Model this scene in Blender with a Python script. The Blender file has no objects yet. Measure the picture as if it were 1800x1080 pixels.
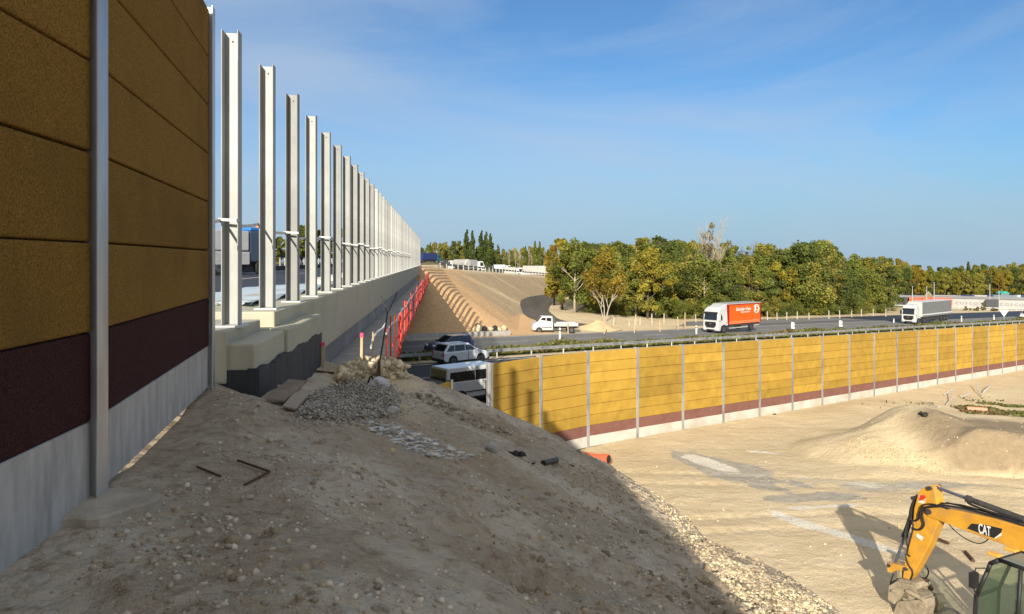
import bpy, math, random
import numpy as np
from mathutils import Vector, Matrix
R = math.radians
random.seed(7)
rng = np.random.default_rng(11)
scene = bpy.context.scene
COL = scene.collection

# ------------------------------------------------------------------ camera, sky, sun, exposure
cam_d = bpy.data.cameras.new('camera'); cam = bpy.data.objects.new('camera', cam_d); COL.objects.link(cam)
scene.camera = cam
FP = 1300.0                                  # focal length in pixels of the 1800 px wide photograph
cam_d.sensor_width = 36; cam_d.lens = 36*FP/1800; cam_d.shift_y = -83/1800
cam_d.clip_start = .1; cam_d.clip_end = 9000
cam.location = (0, 0, 0); cam.rotation_euler = (R(90), 0, 0)
SUN = Vector((-.19, -.98, .378)).normalized()
w = bpy.data.worlds.new('World'); scene.world = w; w.use_nodes = True
nt = w.node_tree; nt.nodes.clear()
n_out = nt.nodes.new('ShaderNodeOutputWorld'); n_bg = nt.nodes.new('ShaderNodeBackground')
n_sky = nt.nodes.new('ShaderNodeTexSky'); n_sky.sky_type = 'NISHITA'; n_sky.sun_disc = False
n_sky.sun_elevation = math.asin(SUN.z); n_sky.sun_rotation = math.atan2(SUN.x, SUN.y)
n_sky.air_density = 1.0; n_sky.dust_density = 0.6; n_sky.ozone_density = 2.2; n_sky.altitude = 100
n_bg.inputs['Strength'].default_value = 0.081
# thin cirrus veils, mapped on the sky direction
n_tc = nt.nodes.new('ShaderNodeTexCoord')
n_map = nt.nodes.new('ShaderNodeMapping'); n_map.inputs['Rotation'].default_value = (R(12), R(48), R(10)); n_map.inputs['Scale'].default_value = (.75, 1.5, 4.2)
n_no = nt.nodes.new('ShaderNodeTexNoise'); n_no.inputs['Scale'].default_value = 1.25; n_no.inputs['Detail'].default_value = 9; n_no.inputs['Roughness'].default_value = .55; n_no.inputs['Distortion'].default_value = .8
n_n2 = nt.nodes.new('ShaderNodeTexNoise'); n_n2.inputs['Scale'].default_value = 1.3; n_n2.inputs['Detail'].default_value = 2
n_rp = nt.nodes.new('ShaderNodeValToRGB'); n_rp.color_ramp.elements[0].position = .37; n_rp.color_ramp.elements[1].position = .64
n_rp.color_ramp.elements[0].color = (0, 0, 0, 1); n_rp.color_ramp.elements[1].color = (1, 1, 1, 1)
n_mul = nt.nodes.new('ShaderNodeMath'); n_mul.operation = 'MULTIPLY'
n_mx = nt.nodes.new('ShaderNodeMixRGB'); n_mx.inputs['Color2'].default_value = (3.7, 4.5, 5.6, 1)
L = nt.links.new
L(n_tc.outputs['Generated'], n_map.inputs['Vector']); L(n_map.outputs['Vector'], n_no.inputs['Vector']); L(n_tc.outputs['Generated'], n_n2.inputs['Vector'])
L(n_no.outputs['Fac'], n_rp.inputs['Fac']); L(n_rp.outputs['Color'], n_mul.inputs[0]); L(n_n2.outputs['Fac'], n_mul.inputs[1])
L(n_mul.outputs[0], n_mx.inputs['Fac'])
n_tint = nt.nodes.new('ShaderNodeMixRGB'); n_tint.blend_type = 'MULTIPLY'; n_tint.inputs['Fac'].default_value = 1; n_tint.inputs['Color2'].default_value = (.50, .74, .95, 1)
L(n_sky.outputs['Color'], n_tint.inputs['Color1'])
n_sep = nt.nodes.new('ShaderNodeSeparateXYZ'); L(n_tc.outputs['Generated'], n_sep.inputs[0])
n_hz = nt.nodes.new('ShaderNodeMapRange'); n_hz.inputs['From Min'].default_value = 0.0; n_hz.inputs['From Max'].default_value = .20; n_hz.inputs['To Min'].default_value = .8; n_hz.inputs['To Max'].default_value = 0; n_hz.interpolation_type = 'SMOOTHSTEP'
L(n_sep.outputs['Z'], n_hz.inputs['Value'])
n_hm = nt.nodes.new('ShaderNodeMixRGB'); n_hm.inputs['Color2'].default_value = (2.45, 3.65, 4.95, 1); L(n_hz.outputs['Result'], n_hm.inputs['Fac']); L(n_tint.outputs['Color'], n_hm.inputs['Color1'])
L(n_hm.outputs['Color'], n_mx.inputs['Color1'])
# added bright veil, out of view overhead and round the sun, lifts the shade
n_up = nt.nodes.new('ShaderNodeMapRange'); n_up.interpolation_type = 'SMOOTHSTEP'; n_up.inputs['From Min'].default_value = .42; n_up.inputs['From Max'].default_value = .85; n_up.inputs['To Max'].default_value = .5; L(n_sep.outputs['Z'], n_up.inputs['Value'])
n_dot = nt.nodes.new('ShaderNodeVectorMath'); n_dot.operation = 'DOT_PRODUCT'; n_dot.inputs[1].default_value = tuple(SUN); L(n_tc.outputs['Generated'], n_dot.inputs[0])
n_sd = nt.nodes.new('ShaderNodeMapRange'); n_sd.interpolation_type = 'SMOOTHSTEP'; n_sd.inputs['From Min'].default_value = .0; n_sd.inputs['From Max'].default_value = .95; n_sd.inputs['To Max'].default_value = .75; L(n_dot.outputs['Value'], n_sd.inputs['Value'])
n_ma = nt.nodes.new('ShaderNodeMath'); n_ma.operation = 'MAXIMUM'; L(n_up.outputs['Result'], n_ma.inputs[0]); L(n_sd.outputs['Result'], n_ma.inputs[1])
n_m3 = nt.nodes.new('ShaderNodeMixRGB'); n_m3.inputs['Color2'].default_value = (7.6, 7.3, 6.8, 1); L(n_ma.outputs[0], n_m3.inputs['Fac']); L(n_mx.outputs['Color'], n_m3.inputs['Color1'])
L(n_m3.outputs['Color'], n_bg.inputs['Color']); L(n_bg.outputs['Background'], n_out.inputs['Surface'])
sl = bpy.data.lights.new('sun', 'SUN'); so = bpy.data.objects.new('sun', sl); COL.objects.link(so)
sl.energy = 5.0; sl.angle = R(.55); sl.color = (1, .90, .74)
so.rotation_euler = (-SUN).to_track_quat('-Z', 'Y').to_euler()
so.location = (0, -30, 40)
scene.view_settings.view_transform = 'Standard'; scene.view_settings.look = 'None'
scene.view_settings.exposure = 0.69; scene.view_settings.gamma = 1
scene.cycles.use_denoising = True
scene.cycles.max_bounces = 8; scene.cycles.transparent_max_bounces = 8

# ------------------------------------------------------------------ materials
MATS = {}
def mat(name, c1, c2=None, rough=.85, scale=3.0, detail=5, bump=0.0, bscale=None, metal=0.0, spec=.3, lo=.35, hi=.65,
        c3=None, s3=.4, trans=0.0, coat=0.0, stretch=None, attr=None, coords='Object', objrand=0.0, alpha=None, bdist=.02, wear=None):
    if name in MATS: return MATS[name]
    m = bpy.data.materials.new(name); m.use_nodes = True; t = m.node_tree; ns = t.nodes; lk = t.links.new
    p = ns['Principled BSDF']; out = ns['Material Output']
    p.inputs['Roughness'].default_value = rough; p.inputs['Metallic'].default_value = metal
    p.inputs['Specular IOR Level'].default_value = spec
    if coat: p.inputs['Coat Weight'].default_value = coat; p.inputs['Coat Roughness'].default_value = .08
    tc = ns.new('ShaderNodeTexCoord'); vec = tc.outputs[coords]
    if stretch:
        mp = ns.new('ShaderNodeMapping'); mp.inputs['Scale'].default_value = stretch; lk(vec, mp.inputs['Vector']); vec = mp.outputs['Vector']
    col = None
    if c2:
        no = ns.new('ShaderNodeTexNoise'); no.inputs['Scale'].default_value = scale; no.inputs['Detail'].default_value = detail; no.inputs['Roughness'].default_value = .62
        lk(vec, no.inputs['Vector'])
        mr = ns.new('ShaderNodeMapRange'); mr.inputs['From Min'].default_value = lo; mr.inputs['From Max'].default_value = hi
        lk(no.outputs['Fac'], mr.inputs['Value'])
        mx = ns.new('ShaderNodeMixRGB'); mx.inputs['Color1'].default_value = (*c1, 1); mx.inputs['Color2'].default_value = (*c2, 1)
        lk(mr.outputs['Result'], mx.inputs['Fac']); col = mx.outputs['Color']
        if c3:
            n3 = ns.new('ShaderNodeTexNoise'); n3.inputs['Scale'].default_value = s3; n3.inputs['Detail'].default_value = 3
            lk(vec, n3.inputs['Vector']); m3 = ns.new('ShaderNodeMapRange'); m3.inputs['From Min'].default_value = .48; m3.inputs['From Max'].default_value = .68
            lk(n3.outputs['Fac'], m3.inputs['Value']); x3 = ns.new('ShaderNodeMixRGB'); x3.inputs['Color2'].default_value = (*c3, 1)
            lk(m3.outputs['Result'], x3.inputs['Fac']); lk(col, x3.inputs['Color1']); col = x3.outputs['Color']
    if col is None:
        rg = ns.new('ShaderNodeRGB'); rg.outputs[0].default_value = (*c1, 1); col = rg.outputs[0]
    if attr:
        at = ns.new('ShaderNodeAttribute'); at.attribute_name = attr
        ml = ns.new('ShaderNodeMixRGB'); ml.blend_type = 'MULTIPLY'; ml.inputs['Fac'].default_value = 1
        lk(col, ml.inputs['Color1']); lk(at.outputs['Color'], ml.inputs['Color2']); col = ml.outputs['Color']
    if objrand:
        oi = ns.new('ShaderNodeObjectInfo'); hs = ns.new('ShaderNodeHueSaturation')
        mr = ns.new('ShaderNodeMapRange'); mr.inputs['To Min'].default_value = 1-objrand; mr.inputs['To Max'].default_value = 1+objrand
        lk(oi.outputs['Random'], mr.inputs['Value']); lk(mr.outputs['Result'], hs.inputs['Value'])
        m2 = ns.new('ShaderNodeMapRange'); m2.inputs['To Min'].default_value = .5-objrand*.06; m2.inputs['To Max'].default_value = .5+objrand*.06
        fr = ns.new('ShaderNodeMath'); fr.operation = 'FRACT'; mu = ns.new('ShaderNodeMath'); mu.operation = 'MULTIPLY'; mu.inputs[1].default_value = 17.3
        lk(oi.outputs['Random'], mu.inputs[0]); lk(mu.outputs[0], fr.inputs[0]); lk(fr.outputs[0], m2.inputs['Value']); lk(m2.outputs['Result'], hs.inputs['Hue'])
        lk(col, hs.inputs['Color']); col = hs.outputs['Color']
    lk(col, p.inputs['Base Color'])
    if bump:
        nb = ns.new('ShaderNodeTexNoise'); nb.inputs['Scale'].default_value = bscale or scale*4; nb.inputs['Detail'].default_value = 6; nb.inputs['Roughness'].default_value = .65
        lk(vec, nb.inputs['Vector']); bp = ns.new('ShaderNodeBump'); bp.inputs['Strength'].default_value = bump; bp.inputs['Distance'].default_value = bdist
        lk(nb.outputs['Fac'], bp.inputs['Height']); lk(bp.outputs['Normal'], p.inputs['Normal'])
    if trans:
        tr = ns.new('ShaderNodeBsdfTranslucent'); lk(col, tr.inputs['Color']); mxs = ns.new('ShaderNodeMixShader'); mxs.inputs['Fac'].default_value = trans
        lk(p.outputs['BSDF'], mxs.inputs[1]); lk(tr.outputs['BSDF'], mxs.inputs[2]); lk(mxs.outputs['Shader'], out.inputs['Surface'])
    if alpha is not None:
        tp = ns.new('ShaderNodeBsdfTransparent'); tp.inputs['Color'].default_value = (.75, .82, .78, 1)
        mxs = ns.new('ShaderNodeMixShader'); mxs.inputs['Fac'].default_value = alpha
        lk(tp.outputs['BSDF'], mxs.inputs[1]); lk(p.outputs['BSDF'], mxs.inputs[2]); lk(mxs.outputs['Shader'], out.inputs['Surface'])
    MATS[name] = m
    return m

M_GALV = mat('galvanised', (.52, .53, .54), (.38, .39, .40), rough=.42, metal=.55, scale=2.2, bump=.05, bscale=30, stretch=(1, 1, .35), c3=(.28, .29, .30), s3=1.7)
M_POST = mat('galvanised_post', (.29, .30, .30), (.18, .19, .19), rough=.55, metal=.15, scale=1.5, stretch=(1, 1, .4), bump=.03, bscale=25, objrand=.24)
M_CONC = mat('concrete', (.40, .395, .375), (.31, .31, .30), rough=.92, scale=2.2, bump=.25, bscale=26, bdist=.006, c3=(.25, .25, .245), s3=.9)
M_CONCV = mat('concrete_brushed', (.44, .425, .40), (.29, .28, .265), rough=.92, scale=5, stretch=(1.4, 1.4, .35), bump=.5, bscale=34, bdist=.006, c3=(.36, .35, .33), s3=1.4)
M_CREAM = mat('cream_coating', (.40, .385, .30), (.34, .33, .26), rough=.9, scale=1.3, bump=.12, bscale=30, bdist=.004)
M_SOFF = mat('girder_concrete', (.36, .37, .36), (.28, .29, .285), rough=.9, scale=.7, bump=.1, bscale=9, c3=(.23, .235, .23), s3=.35)
M_BITU = mat('bitumen', (.022, .026, .032), (.045, .048, .05), rough=.75, scale=2, stretch=(3, 3, .5), bump=.3, bscale=16, bdist=.01)
M_YELN = mat('shaded_mustard_board', (.30, .170, .036), (.14, .080, .020), rough=1, scale=85, detail=5, lo=.42, hi=.62, bump=1.0, bscale=60, bdist=.018, attr='tint', c3=(.17, .098, .024), s3=.9, spec=.1)  # darker copy of the mustard board: the near wall's shade is in its colour
M_MARN = mat('shaded_maroon_board', (.066, .027, .026), (.028, .012, .013), rough=1, scale=85, lo=.42, hi=.62, bump=1.0, bscale=60, bdist=.018, attr='tint', spec=.1)  # maroon darkened for the near wall, shade included in the colour
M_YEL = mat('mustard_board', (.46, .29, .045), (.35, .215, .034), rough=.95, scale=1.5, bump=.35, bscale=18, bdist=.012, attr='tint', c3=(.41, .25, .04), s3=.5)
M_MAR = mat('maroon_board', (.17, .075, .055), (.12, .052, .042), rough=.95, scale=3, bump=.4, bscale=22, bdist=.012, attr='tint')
M_ASPH = mat('asphalt', (.052, .053, .056), (.068, .069, .07), rough=.85, scale=.5, bump=.2, bscale=60, bdist=.004, c3=(.085, .085, .083), s3=.12)
M_ASPHW = mat('worn_asphalt', (.15, .148, .142), (.19, .186, .176), rough=.9, scale=.4, c3=(.2, .19, .165), s3=.15, stretch=(1, 1, 1))
M_ASPHN = mat('new_asphalt', (.022, .025, .034), (.034, .037, .046), rough=.62, scale=.3, bump=.2, bscale=50, bdist=.004)
M_TRACK = mat('dark_track', (.075, .07, .062), (.12, .108, .088), rough=.95, scale=.5, bump=.3, bscale=6)
M_WHITE = mat('road_white', (.72, .72, .70), (.5, .5, .48), rough=.7, scale=3)
M_TYRE = mat('tyre', (.018, .018, .019), (.03, .03, .03), rough=.85, scale=20)
M_RIM = mat('rim', (.16, .165, .17), rough=.35, metal=.7)
M_GLASS = mat('dark_glass', (.012, .016, .02), rough=.06, spec=.8)
M_BLACK = mat('black_plastic', (.02, .02, .022), rough=.5)
M_CHASS = mat('chassis', (.03, .03, .032), (.05, .048, .045), rough=.8, scale=6)
M_PWHITE = mat('white_paint', (.50, .51, .52), (.45, .46, .47), rough=.3, scale=2, coat=.5)
M_PSILV = mat('silver_paint', (.62, .66, .72), (.58, .62, .68), rough=.3, metal=.25, coat=.5, scale=2)
M_PBLUE = mat('blue_paint', (.03, .055, .14), rough=.25, coat=.6)
M_LAMP = mat('head_lamp', (.75, .78, .8), rough=.12, metal=.3)
M_TAIL = mat('tail_lamp', (.35, .015, .012), rough=.25)
M_RED = mat('signal_red', (.56, .040, .022), (.42, .025, .018), rough=.6, scale=3)
M_ORANGE = mat('orange_tarp', (.86, .105, .006), (.80, .09, .008), rough=.5, scale=1.2, bump=.15, bscale=2.5, bdist=.03)
M_DKRED = mat('dark_red_trim', (.22, .01, .012), rough=.5)
M_TARPG = mat('grey_tarp', (.155, .165, .17), (.13, .14, .145), rough=.6, scale=.8, bump=.12, bscale=2.5, bdist=.03)
M_WOOD = mat('stake_wood', (.50, .38, .22), (.36, .26, .14), rough=.9, scale=6, stretch=(4, 4, .6))
M_PINK = mat('pink_spray', (.85, .07, .16), rough=.7)
M_PAINTO = mat('machine_yellow', (.60, .31, .034), (.47, .235, .03), rough=.42, scale=2.2, coat=.2, c3=(.42, .23, .06), s3=2.6, bump=.05, bscale=20)
M_DUSTY = mat('dusty_steel', (.34, .29, .21), (.20, .17, .125), rough=.95, scale=5, bump=.5, bscale=22, bdist=.02)
M_HOSE = mat('hose_rubber', (.018, .018, .018), rough=.55)
M_PLASTW = mat('white_plastic', (.50, .51, .52), (.38, .39, .40), rough=.45, scale=6, bump=.3, bscale=14)
M_PIPE = mat('orange_pipe', (.60, .12, .06), (.50, .10, .05), rough=.45, scale=4)
M_PIPEL = mat('pale_orange_pipe', (.72, .26, .17), rough=.5)
M_CARD = mat('cardboard', (.22, .175, .13), (.15, .12, .09), rough=.95, scale=5)
M_RUST = mat('rusty_steel', (.11, .055, .03), (.06, .035, .022), rough=.9, scale=14)
M_STONE = mat('pale_stone', (.46, .40, .31), (.31, .265, .20), rough=.95, scale=7, bump=.3, objrand=.18)
M_CLOD = mat('black_clod', (.02, .02, .02), (.04, .038, .035), rough=.95, scale=12, bump=.5)
M_BARK = mat('bark', (.13, .105, .08), (.07, .058, .045), rough=.95, scale=3, stretch=(3, 3, .6), bump=.5)
M_BARKP = mat('pale_bark', (.42, .38, .31), (.25, .22, .18), rough=.95, scale=3, stretch=(3, 3, .6))
def leafmat(name, a, b): return mat(name, a, b, rough=.75, scale=.55, detail=3, trans=.36, spec=.15, attr='tint', objrand=.10)
M_LEAF = {'green': leafmat('leaf_green', (.125, .155, .032), (.185, .205, .042)),
          'dark': leafmat('leaf_dark', (.082, .112, .03), (.125, .145, .036)),
          'olive': leafmat('leaf_olive', (.20, .195, .042), (.27, .24, .05)),
          'yellow': leafmat('leaf_yellow', (.26, .22, .026), (.20, .19, .03)),
          'orange': leafmat('leaf_orange', (.30, .205, .028), (.21, .17, .028)),
          'poplar': leafmat('leaf_poplar', (.07, .10, .028), (.10, .13, .034)),
          'grey': leafmat('leaf_grey', (.16, .14, .065), (.20, .165, .08))}
M_GRASS = mat('median_grass', (.105, .125, .028), (.15, .145, .045), rough=.85, scale=.9, trans=.2, c3=(.16, .115, .055), s3=.25, attr='tint')
M_CBLUE = mat('navy_box', (.02, .035, .12), rough=.5)
M_CTEAL = mat('teal_box', (.02, .10, .14), rough=.5)
M_CRED = mat('coral_box', (.75, .11, .06), rough=.5)
M_CGREY = mat('grey_box', (.20, .21, .23), (.15, .16, .17), rough=.6, scale=.8)
M_CWHITE = mat('white_box', (.36, .36, .345), (.29, .29, .28), rough=.5, scale=.6)
M_CDARK = mat('dark_box', (.05, .055, .065), rough=.6)
M_CYEL = mat('yellow_box', (.80, .45, .03), rough=.5)
M_LETTER = mat('white_letter', (.62, .62, .60), rough=.6)
M_LETTERG = mat('grey_letter', (.18, .19, .21), rough=.6)
M_TEAL = mat('teal_cap', (.03, .35, .28), rough=.5)
M_FOIL = mat('pale_foil', (.46, .54, .58), (.38, .46, .50), rough=.35, scale=1.3, bump=.4, bscale=3, bdist=.02)
M_CABGLASS = mat('cab_glass', (.13, .17, .12), rough=.05, spec=.8, alpha=.24)

# ------------------------------------------------------------------ mesh and scene helpers
def ortho(d):
    d = Vector(d).normalized(); a = Vector((0, 0, 1)) if abs(d.z) < .9 else Vector((1, 0, 0))
    u = d.cross(a).normalized(); return u, d.cross(u).normalized()
class MB:
    def __init__(s): s.v = []; s.f = []; s.mi = []; s.t = []
    def add(s, vs, fs, m=0, tint=1.0):
        o = len(s.v); s.v += [tuple(x) for x in vs]
        for f in fs: s.f.append(tuple(i+o for i in f)); s.mi.append(m); s.t.append(tint)
        return s
    def hexa(s, p, m=0, tint=1.0):   # 8 points: bottom ring, top ring
        return s.add(p, [(3, 2, 1, 0), (4, 5, 6, 7), (0, 1, 5, 4), (1, 2, 6, 5), (2, 3, 7, 6), (3, 0, 4, 7)], m, tint)
    def box(s, lo, hi, m=0, M=None, tint=1.0):
        (a, b, c), (d, e, f) = lo, hi
        p = [Vector(q) for q in ((a, b, c), (d, b, c), (d, e, c), (a, e, c), (a, b, f), (d, b, f), (d, e, f), (a, e, f))]
        if M: p = [M @ q for q in p]
        return s.hexa(p, m, tint)
    def bar(s, p0, p1, w, h, m=0, up=(0, 0, 1)):
        p0, p1 = Vector(p0), Vector(p1); d = (p1-p0).normalized(); u = d.cross(Vector(up))
        if u.length < 1e-4: u = Vector((1, 0, 0))
        u.normalize(); v = u.cross(d).normalized(); u *= w/2; v *= h/2
        return s.hexa([p0-u-v, p0+u-v, p1+u-v, p1-u-v, p0-u+v, p0+u+v, p1+u+v, p1-u+v], m)
    def tube(s, pts, r, n=8, m=0, cap=True):
        pts = [Vector(p) for p in pts]; rs = r if isinstance(r, (list, tuple)) else [r]*len(pts); vs = []
        u = v = None
        for i, p in enumerate(pts):
            d = pts[min(i+1, len(pts)-1)]-pts[max(i-1, 0)]
            if u is None: u, v = ortho(d)
            else:
                dn = d.normalized(); u = (u-dn*u.dot(dn)).normalized(); v = dn.cross(u)
            vs += [p+rs[i]*(math.cos(2*math.pi*k/n)*u+math.sin(2*math.pi*k/n)*v) for k in range(n)]
        fs = [(i*n+k, i*n+(k+1) % n, (i+1)*n+(k+1) % n, (i+1)*n+k) for i in range(len(pts)-1) for k in range(n)]
        if cap: fs += [tuple(reversed(range(n))), tuple((len(pts)-1)*n+k for k in range(n))]
        return s.add(vs, fs, m)
    def prism(s, poly, fa, fb, m=0, tint=1.0):   # poly 2-D points; fa, fb map a 2-D point to the two faces
        n = len(poly); vs = [fa(p) for p in poly]+[fb(p) for p in poly]
        return s.add(vs, [tuple(range(n)), tuple(reversed(range(n, 2*n)))]+[(i, i+n, (i+1) % n+n, (i+1) % n) for i in range(n)], m, tint)
    def build(s, name, mats, parent=None, smooth=False, bevel=0, seg=2, fix=True):
        me = bpy.data.meshes.new(name); me.from_pydata(s.v, [], s.f)
        ms = mats if isinstance(mats, (list, tuple)) else [mats]
        for x in ms: me.materials.append(x)
        if len(ms) > 1: me.polygons.foreach_set('material_index', s.mi)
        ca = me.attributes.new('tint', 'FLOAT_COLOR', 'CORNER')
        ls = np.zeros(len(me.polygons), int); me.polygons.foreach_get('loop_total', ls)
        tt = np.repeat(np.array(s.t, float), ls); a = np.ones((len(tt), 4)); a[:, :3] = tt[:, None]; ca.data.foreach_set('color', a.ravel())
        me.validate(); me.update()
        if fix and len(s.f) < 60000:
            import bmesh
            b = bmesh.new(); b.from_mesh(me); bmesh.ops.recalc_face_normals(b, faces=b.faces); b.to_mesh(me); b.free()
        if smooth: me.polygons.foreach_set('use_smooth', [True]*len(me.polygons))
        o = bpy.data.objects.new(name, me); COL.objects.link(o)
        if parent: o.parent = parent
        if bevel:
            md = o.modifiers.new('bevel', 'BEVEL'); md.width = bevel; md.segments = seg; md.limit_method = 'ANGLE'; md.angle_limit = R(35)
        return o
def thing(name, label, cat, loc=(0, 0, 0), rotz=0, group=None):
    o = bpy.data.objects.new(name, None); COL.objects.link(o); o.location = loc; o.rotation_euler = (0, 0, rotz); o.empty_display_size = .3
    o['label'] = label; o['category'] = cat
    if group: o['group'] = group
    return o
def tag(o, label=None, cat=None, group=None, kind=None):
    if label: o['label'] = label
    if cat: o['category'] = cat
    if group: o['group'] = group
    if kind: o['kind'] = kind
    return o
def copy_tree(o, parent=None):
    c = o.copy(); COL.objects.link(c)
    if parent: c.parent = parent
    for ch in list(o.children): copy_tree(ch, c)
    return c
def text(name, body, size, M, material, parent, sx=1.0, shear=0.0, ext=.004, align='LEFT'):
    cu = bpy.data.curves.new(name, 'FONT'); cu.body = body; cu.size = size; cu.extrude = ext; cu.shear = shear; cu.align_x = align; cu.offset = size*.02
    o = bpy.data.objects.new(name, cu); COL.objects.link(o); bpy.context.view_layer.update()
    me = bpy.data.meshes.new_from_object(o.evaluated_get(bpy.context.evaluated_depsgraph_get())); bpy.data.objects.remove(o)
    me.transform(M @ Matrix.Diagonal((sx, 1, 1, 1))); me.materials.clear(); me.materials.append(material)
    o = bpy.data.objects.new(name, me); COL.objects.link(o); o.parent = parent
    return o
def frameM(origin, xdir, ydir):
    x = Vector(xdir).normalized(); y = Vector(ydir).normalized(); z = x.cross(y)
    M = Matrix((x, y, z)).transposed().to_4x4(); M.translation = Vector(origin); return M
def at(px, py, Y): return Vector(((px-900)/FP*Y, Y, (457-py)/FP*Y))
ORD = ['first', 'second', 'third', 'fourth', 'fifth', 'sixth', 'seventh', 'eighth', 'ninth', 'tenth', 'eleventh', 'twelfth', 'thirteenth', 'fourteenth', 'fifteenth', 'sixteenth', 'seventeenth', 'eighteenth', 'nineteenth', 'twentieth']

# ------------------------------------------------------------------ the lie of the land
def sm(a, b, x): t = np.clip((x-a)/(b-a), 0, 1); return t*t*(3-2*t)
def vnoise(x, y, seed=0):
    xi = np.floor(x).astype(np.int64); yi = np.floor(y).astype(np.int64); fx = x-xi; fy = y-yi; fx = fx*fx*(3-2*fx); fy = fy*fy*(3-2*fy)
    def h(a, b):
        n = (a*374761393+b*668265263+seed*974634777) & 0xffffffff; n = ((n ^ (n >> 13))*1274126177) & 0xffffffff; return ((n ^ (n >> 16)) & 0xffff)/65535.0
    return (h(xi, yi)*(1-fx)+h(xi+1, yi)*fx)*(1-fy)+(h(xi, yi+1)*(1-fx)+h(xi+1, yi+1)*fx)*fy
def fbm(x, y, f, o=4, seed=0, g=.5):
    r = 0; a = 1; tot = 0
    for i in range(o): r = r+a*(vnoise(x*f, y*f, seed+i*7)-.5); tot += a; a *= g; f *= 2.03
    return r/tot*2
def ST(x, y): return .78*x+.625*y, -.625*x+.78*y
def XY(s, t): return .7807*s-.6256*t, .6256*s+.7807*t
def roadz(s): return -8.4-.032*(np.clip(s, 15, 330)-32)
def sitez(s): return roadz(np.maximum(s, 31))-1.57
CREST = [(-9.0, 70, -.9), (-12.0, 97.0, -.9), (-9.9, 107, -1.25), (-5.9, 123, -1.8), (-.8, 147, -2.7), (4.4, 170, -3.5), (11.9, 193, -4.4), (25, 217, -5.6), (60, 240, -8), (110, 262, -12)]
CP = np.array(CREST)
def crest(x, y):
    best = np.full(x.shape, 1e9); d = np.zeros(x.shape); z = np.zeros(x.shape); al = np.zeros(x.shape); acc = 0
    for i in range(1, len(CP)-1):
        a, b = CP[i], CP[i+1]; e = b[:2]-a[:2]; l = np.hypot(*e)
        tt = ((x-a[0])*e[0]+(y-a[1])*e[1])/l**2; tc = np.clip(tt, 0, 1)
        dx = x-(a[0]+tc*e[0]); dy = y-(a[1]+tc*e[1]); dd = np.hypot(dx, dy); sgn = np.sign(e[1]*(x-a[0])-e[0]*(y-a[1]))
        k = dd < best; best = np.where(k, dd, best); d = np.where(k, dd*sgn, d); z = np.where(k, a[2]+tc*(b[2]-a[2]), z); al = np.where(k, acc+tc*l, al); acc += l
    return d, z, al
# the mound's surface, as (photo x, photo y, distance)
MP = [(60, 1080, 3.05), (400, 1080, 3.12), (700, 1080, 3.35), (900, 1080, 3.85), (1000, 1080, 4.3), (1100, 1080, 5.0), (1200, 1080, 6.0), (1290, 1080, 7.0), (1400, 1080, 8.7), (1470, 1080, 9.8),
      (300, 900, 4.58), (500, 900, 4.75), (700, 900, 5.5), (850, 900, 6.8), (950, 900, 8.2), (1050, 900, 10.4), (1140, 900, 12.8), (1195, 900, 14.2), (1280, 975, 12.2), (1385, 1025, 11),
      (300, 800, 5.85), (450, 800, 6.1), (600, 800, 7.0), (750, 800, 8.6), (870, 800, 10.8), (960, 800, 13), (1025, 800, 15.5), (1075, 824, 17),
      (380, 730, 7.1), (500, 735, 7.6), (600, 730, 9.1), (700, 730, 11.0), (800, 730, 14), (860, 730, 16.6), (960, 772, 16.8),
      (380, 688, 8.1), (430, 700, 8.9), (500, 690, 10.3), (600, 690, 12.2), (700, 690, 14.5), (760, 695, 16.5),
      (560, 642, 13.4), (620, 650, 14.6), (665, 648, 15.2), (700, 655, 16.0), (650, 672, 14.0)]
pts = [tuple(at(*p)) for p in MP]
pts += [(-2.2, 0, -1.5), (-.3, 0, -1.5), (-1.9, -6, -1.5), (0, -6, -1.5), (.6, -14, -1.5), (-1.5, -14, -1.5), (4.5, 0, -4.4), (4.8, -8, -4.4), (4.6, 5, -4.6), (3.0, 0, -3.4), (3.2, -8, -3.4), (3.0, 4, -3.6), (5.5, -15, -4.4),
        (-2.6, 9.6, -1.75), (-3.5, 8.8, -1.48), (-3.3, 6, -1.5)]
# beyond the crest the heap falls away
CR = [((1480, 1075, 10), (.95, .25)), ((1385, 1025, 11), (.95, .3)), ((1280, 975, 12.2), (.94, .34)), ((1195, 900, 14.2), (.9, .43)), ((1130, 858, 15.8), (.85, .5)), ((1075, 824, 17), (.7, .7)), ((960, 772, 16.8), (.45, .9)), ((860, 730, 16.6), (.3, .95)), ((760, 695, 16.5), (.15, .99)), ((700, 655, 16), (.05, 1)), ((640, 650, 15.4), (-.05, 1))]
for c_, (nx_, ny_) in CR:
    q_ = at(*c_); pts.append((q_.x, q_.y, q_.z))
    for dd_, dz_ in ((1.3, 1.5), (3.0, 3.6)): pts.append((q_.x+nx_*dd_, q_.y+ny_*dd_, q_.z-dz_))
pts += [(5.6, 7, -5.7), (7.0, 7, -7.4), (5.9, 3, -5.8), (7.4, 3, -7.4), (6.2, -6, -5.8), (7.8, -6, -7.4), (-4.2, 17.2, -3.2), (-4.4, 19, -5.2)]
PT = np.array(pts); n = len(PT)
def phi(r): return np.where(r > 0, r*r*np.log(r+1e-9), 0)
K = phi(np.hypot(PT[:, None, 0]-PT[None, :, 0], PT[:, None, 1]-PT[None, :, 1]))+np.eye(n)*.05
A_ = np.zeros((n+3, n+3)); A_[:n, :n] = K; A_[:n, n] = 1; A_[:n, n+1:] = PT[:, :2]; A_[n, :n] = 1; A_[n+1:, :n] = PT[:, :2].T
WT = np.linalg.solve(A_, np.concatenate([PT[:, 2], [0, 0, 0]]))
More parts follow.
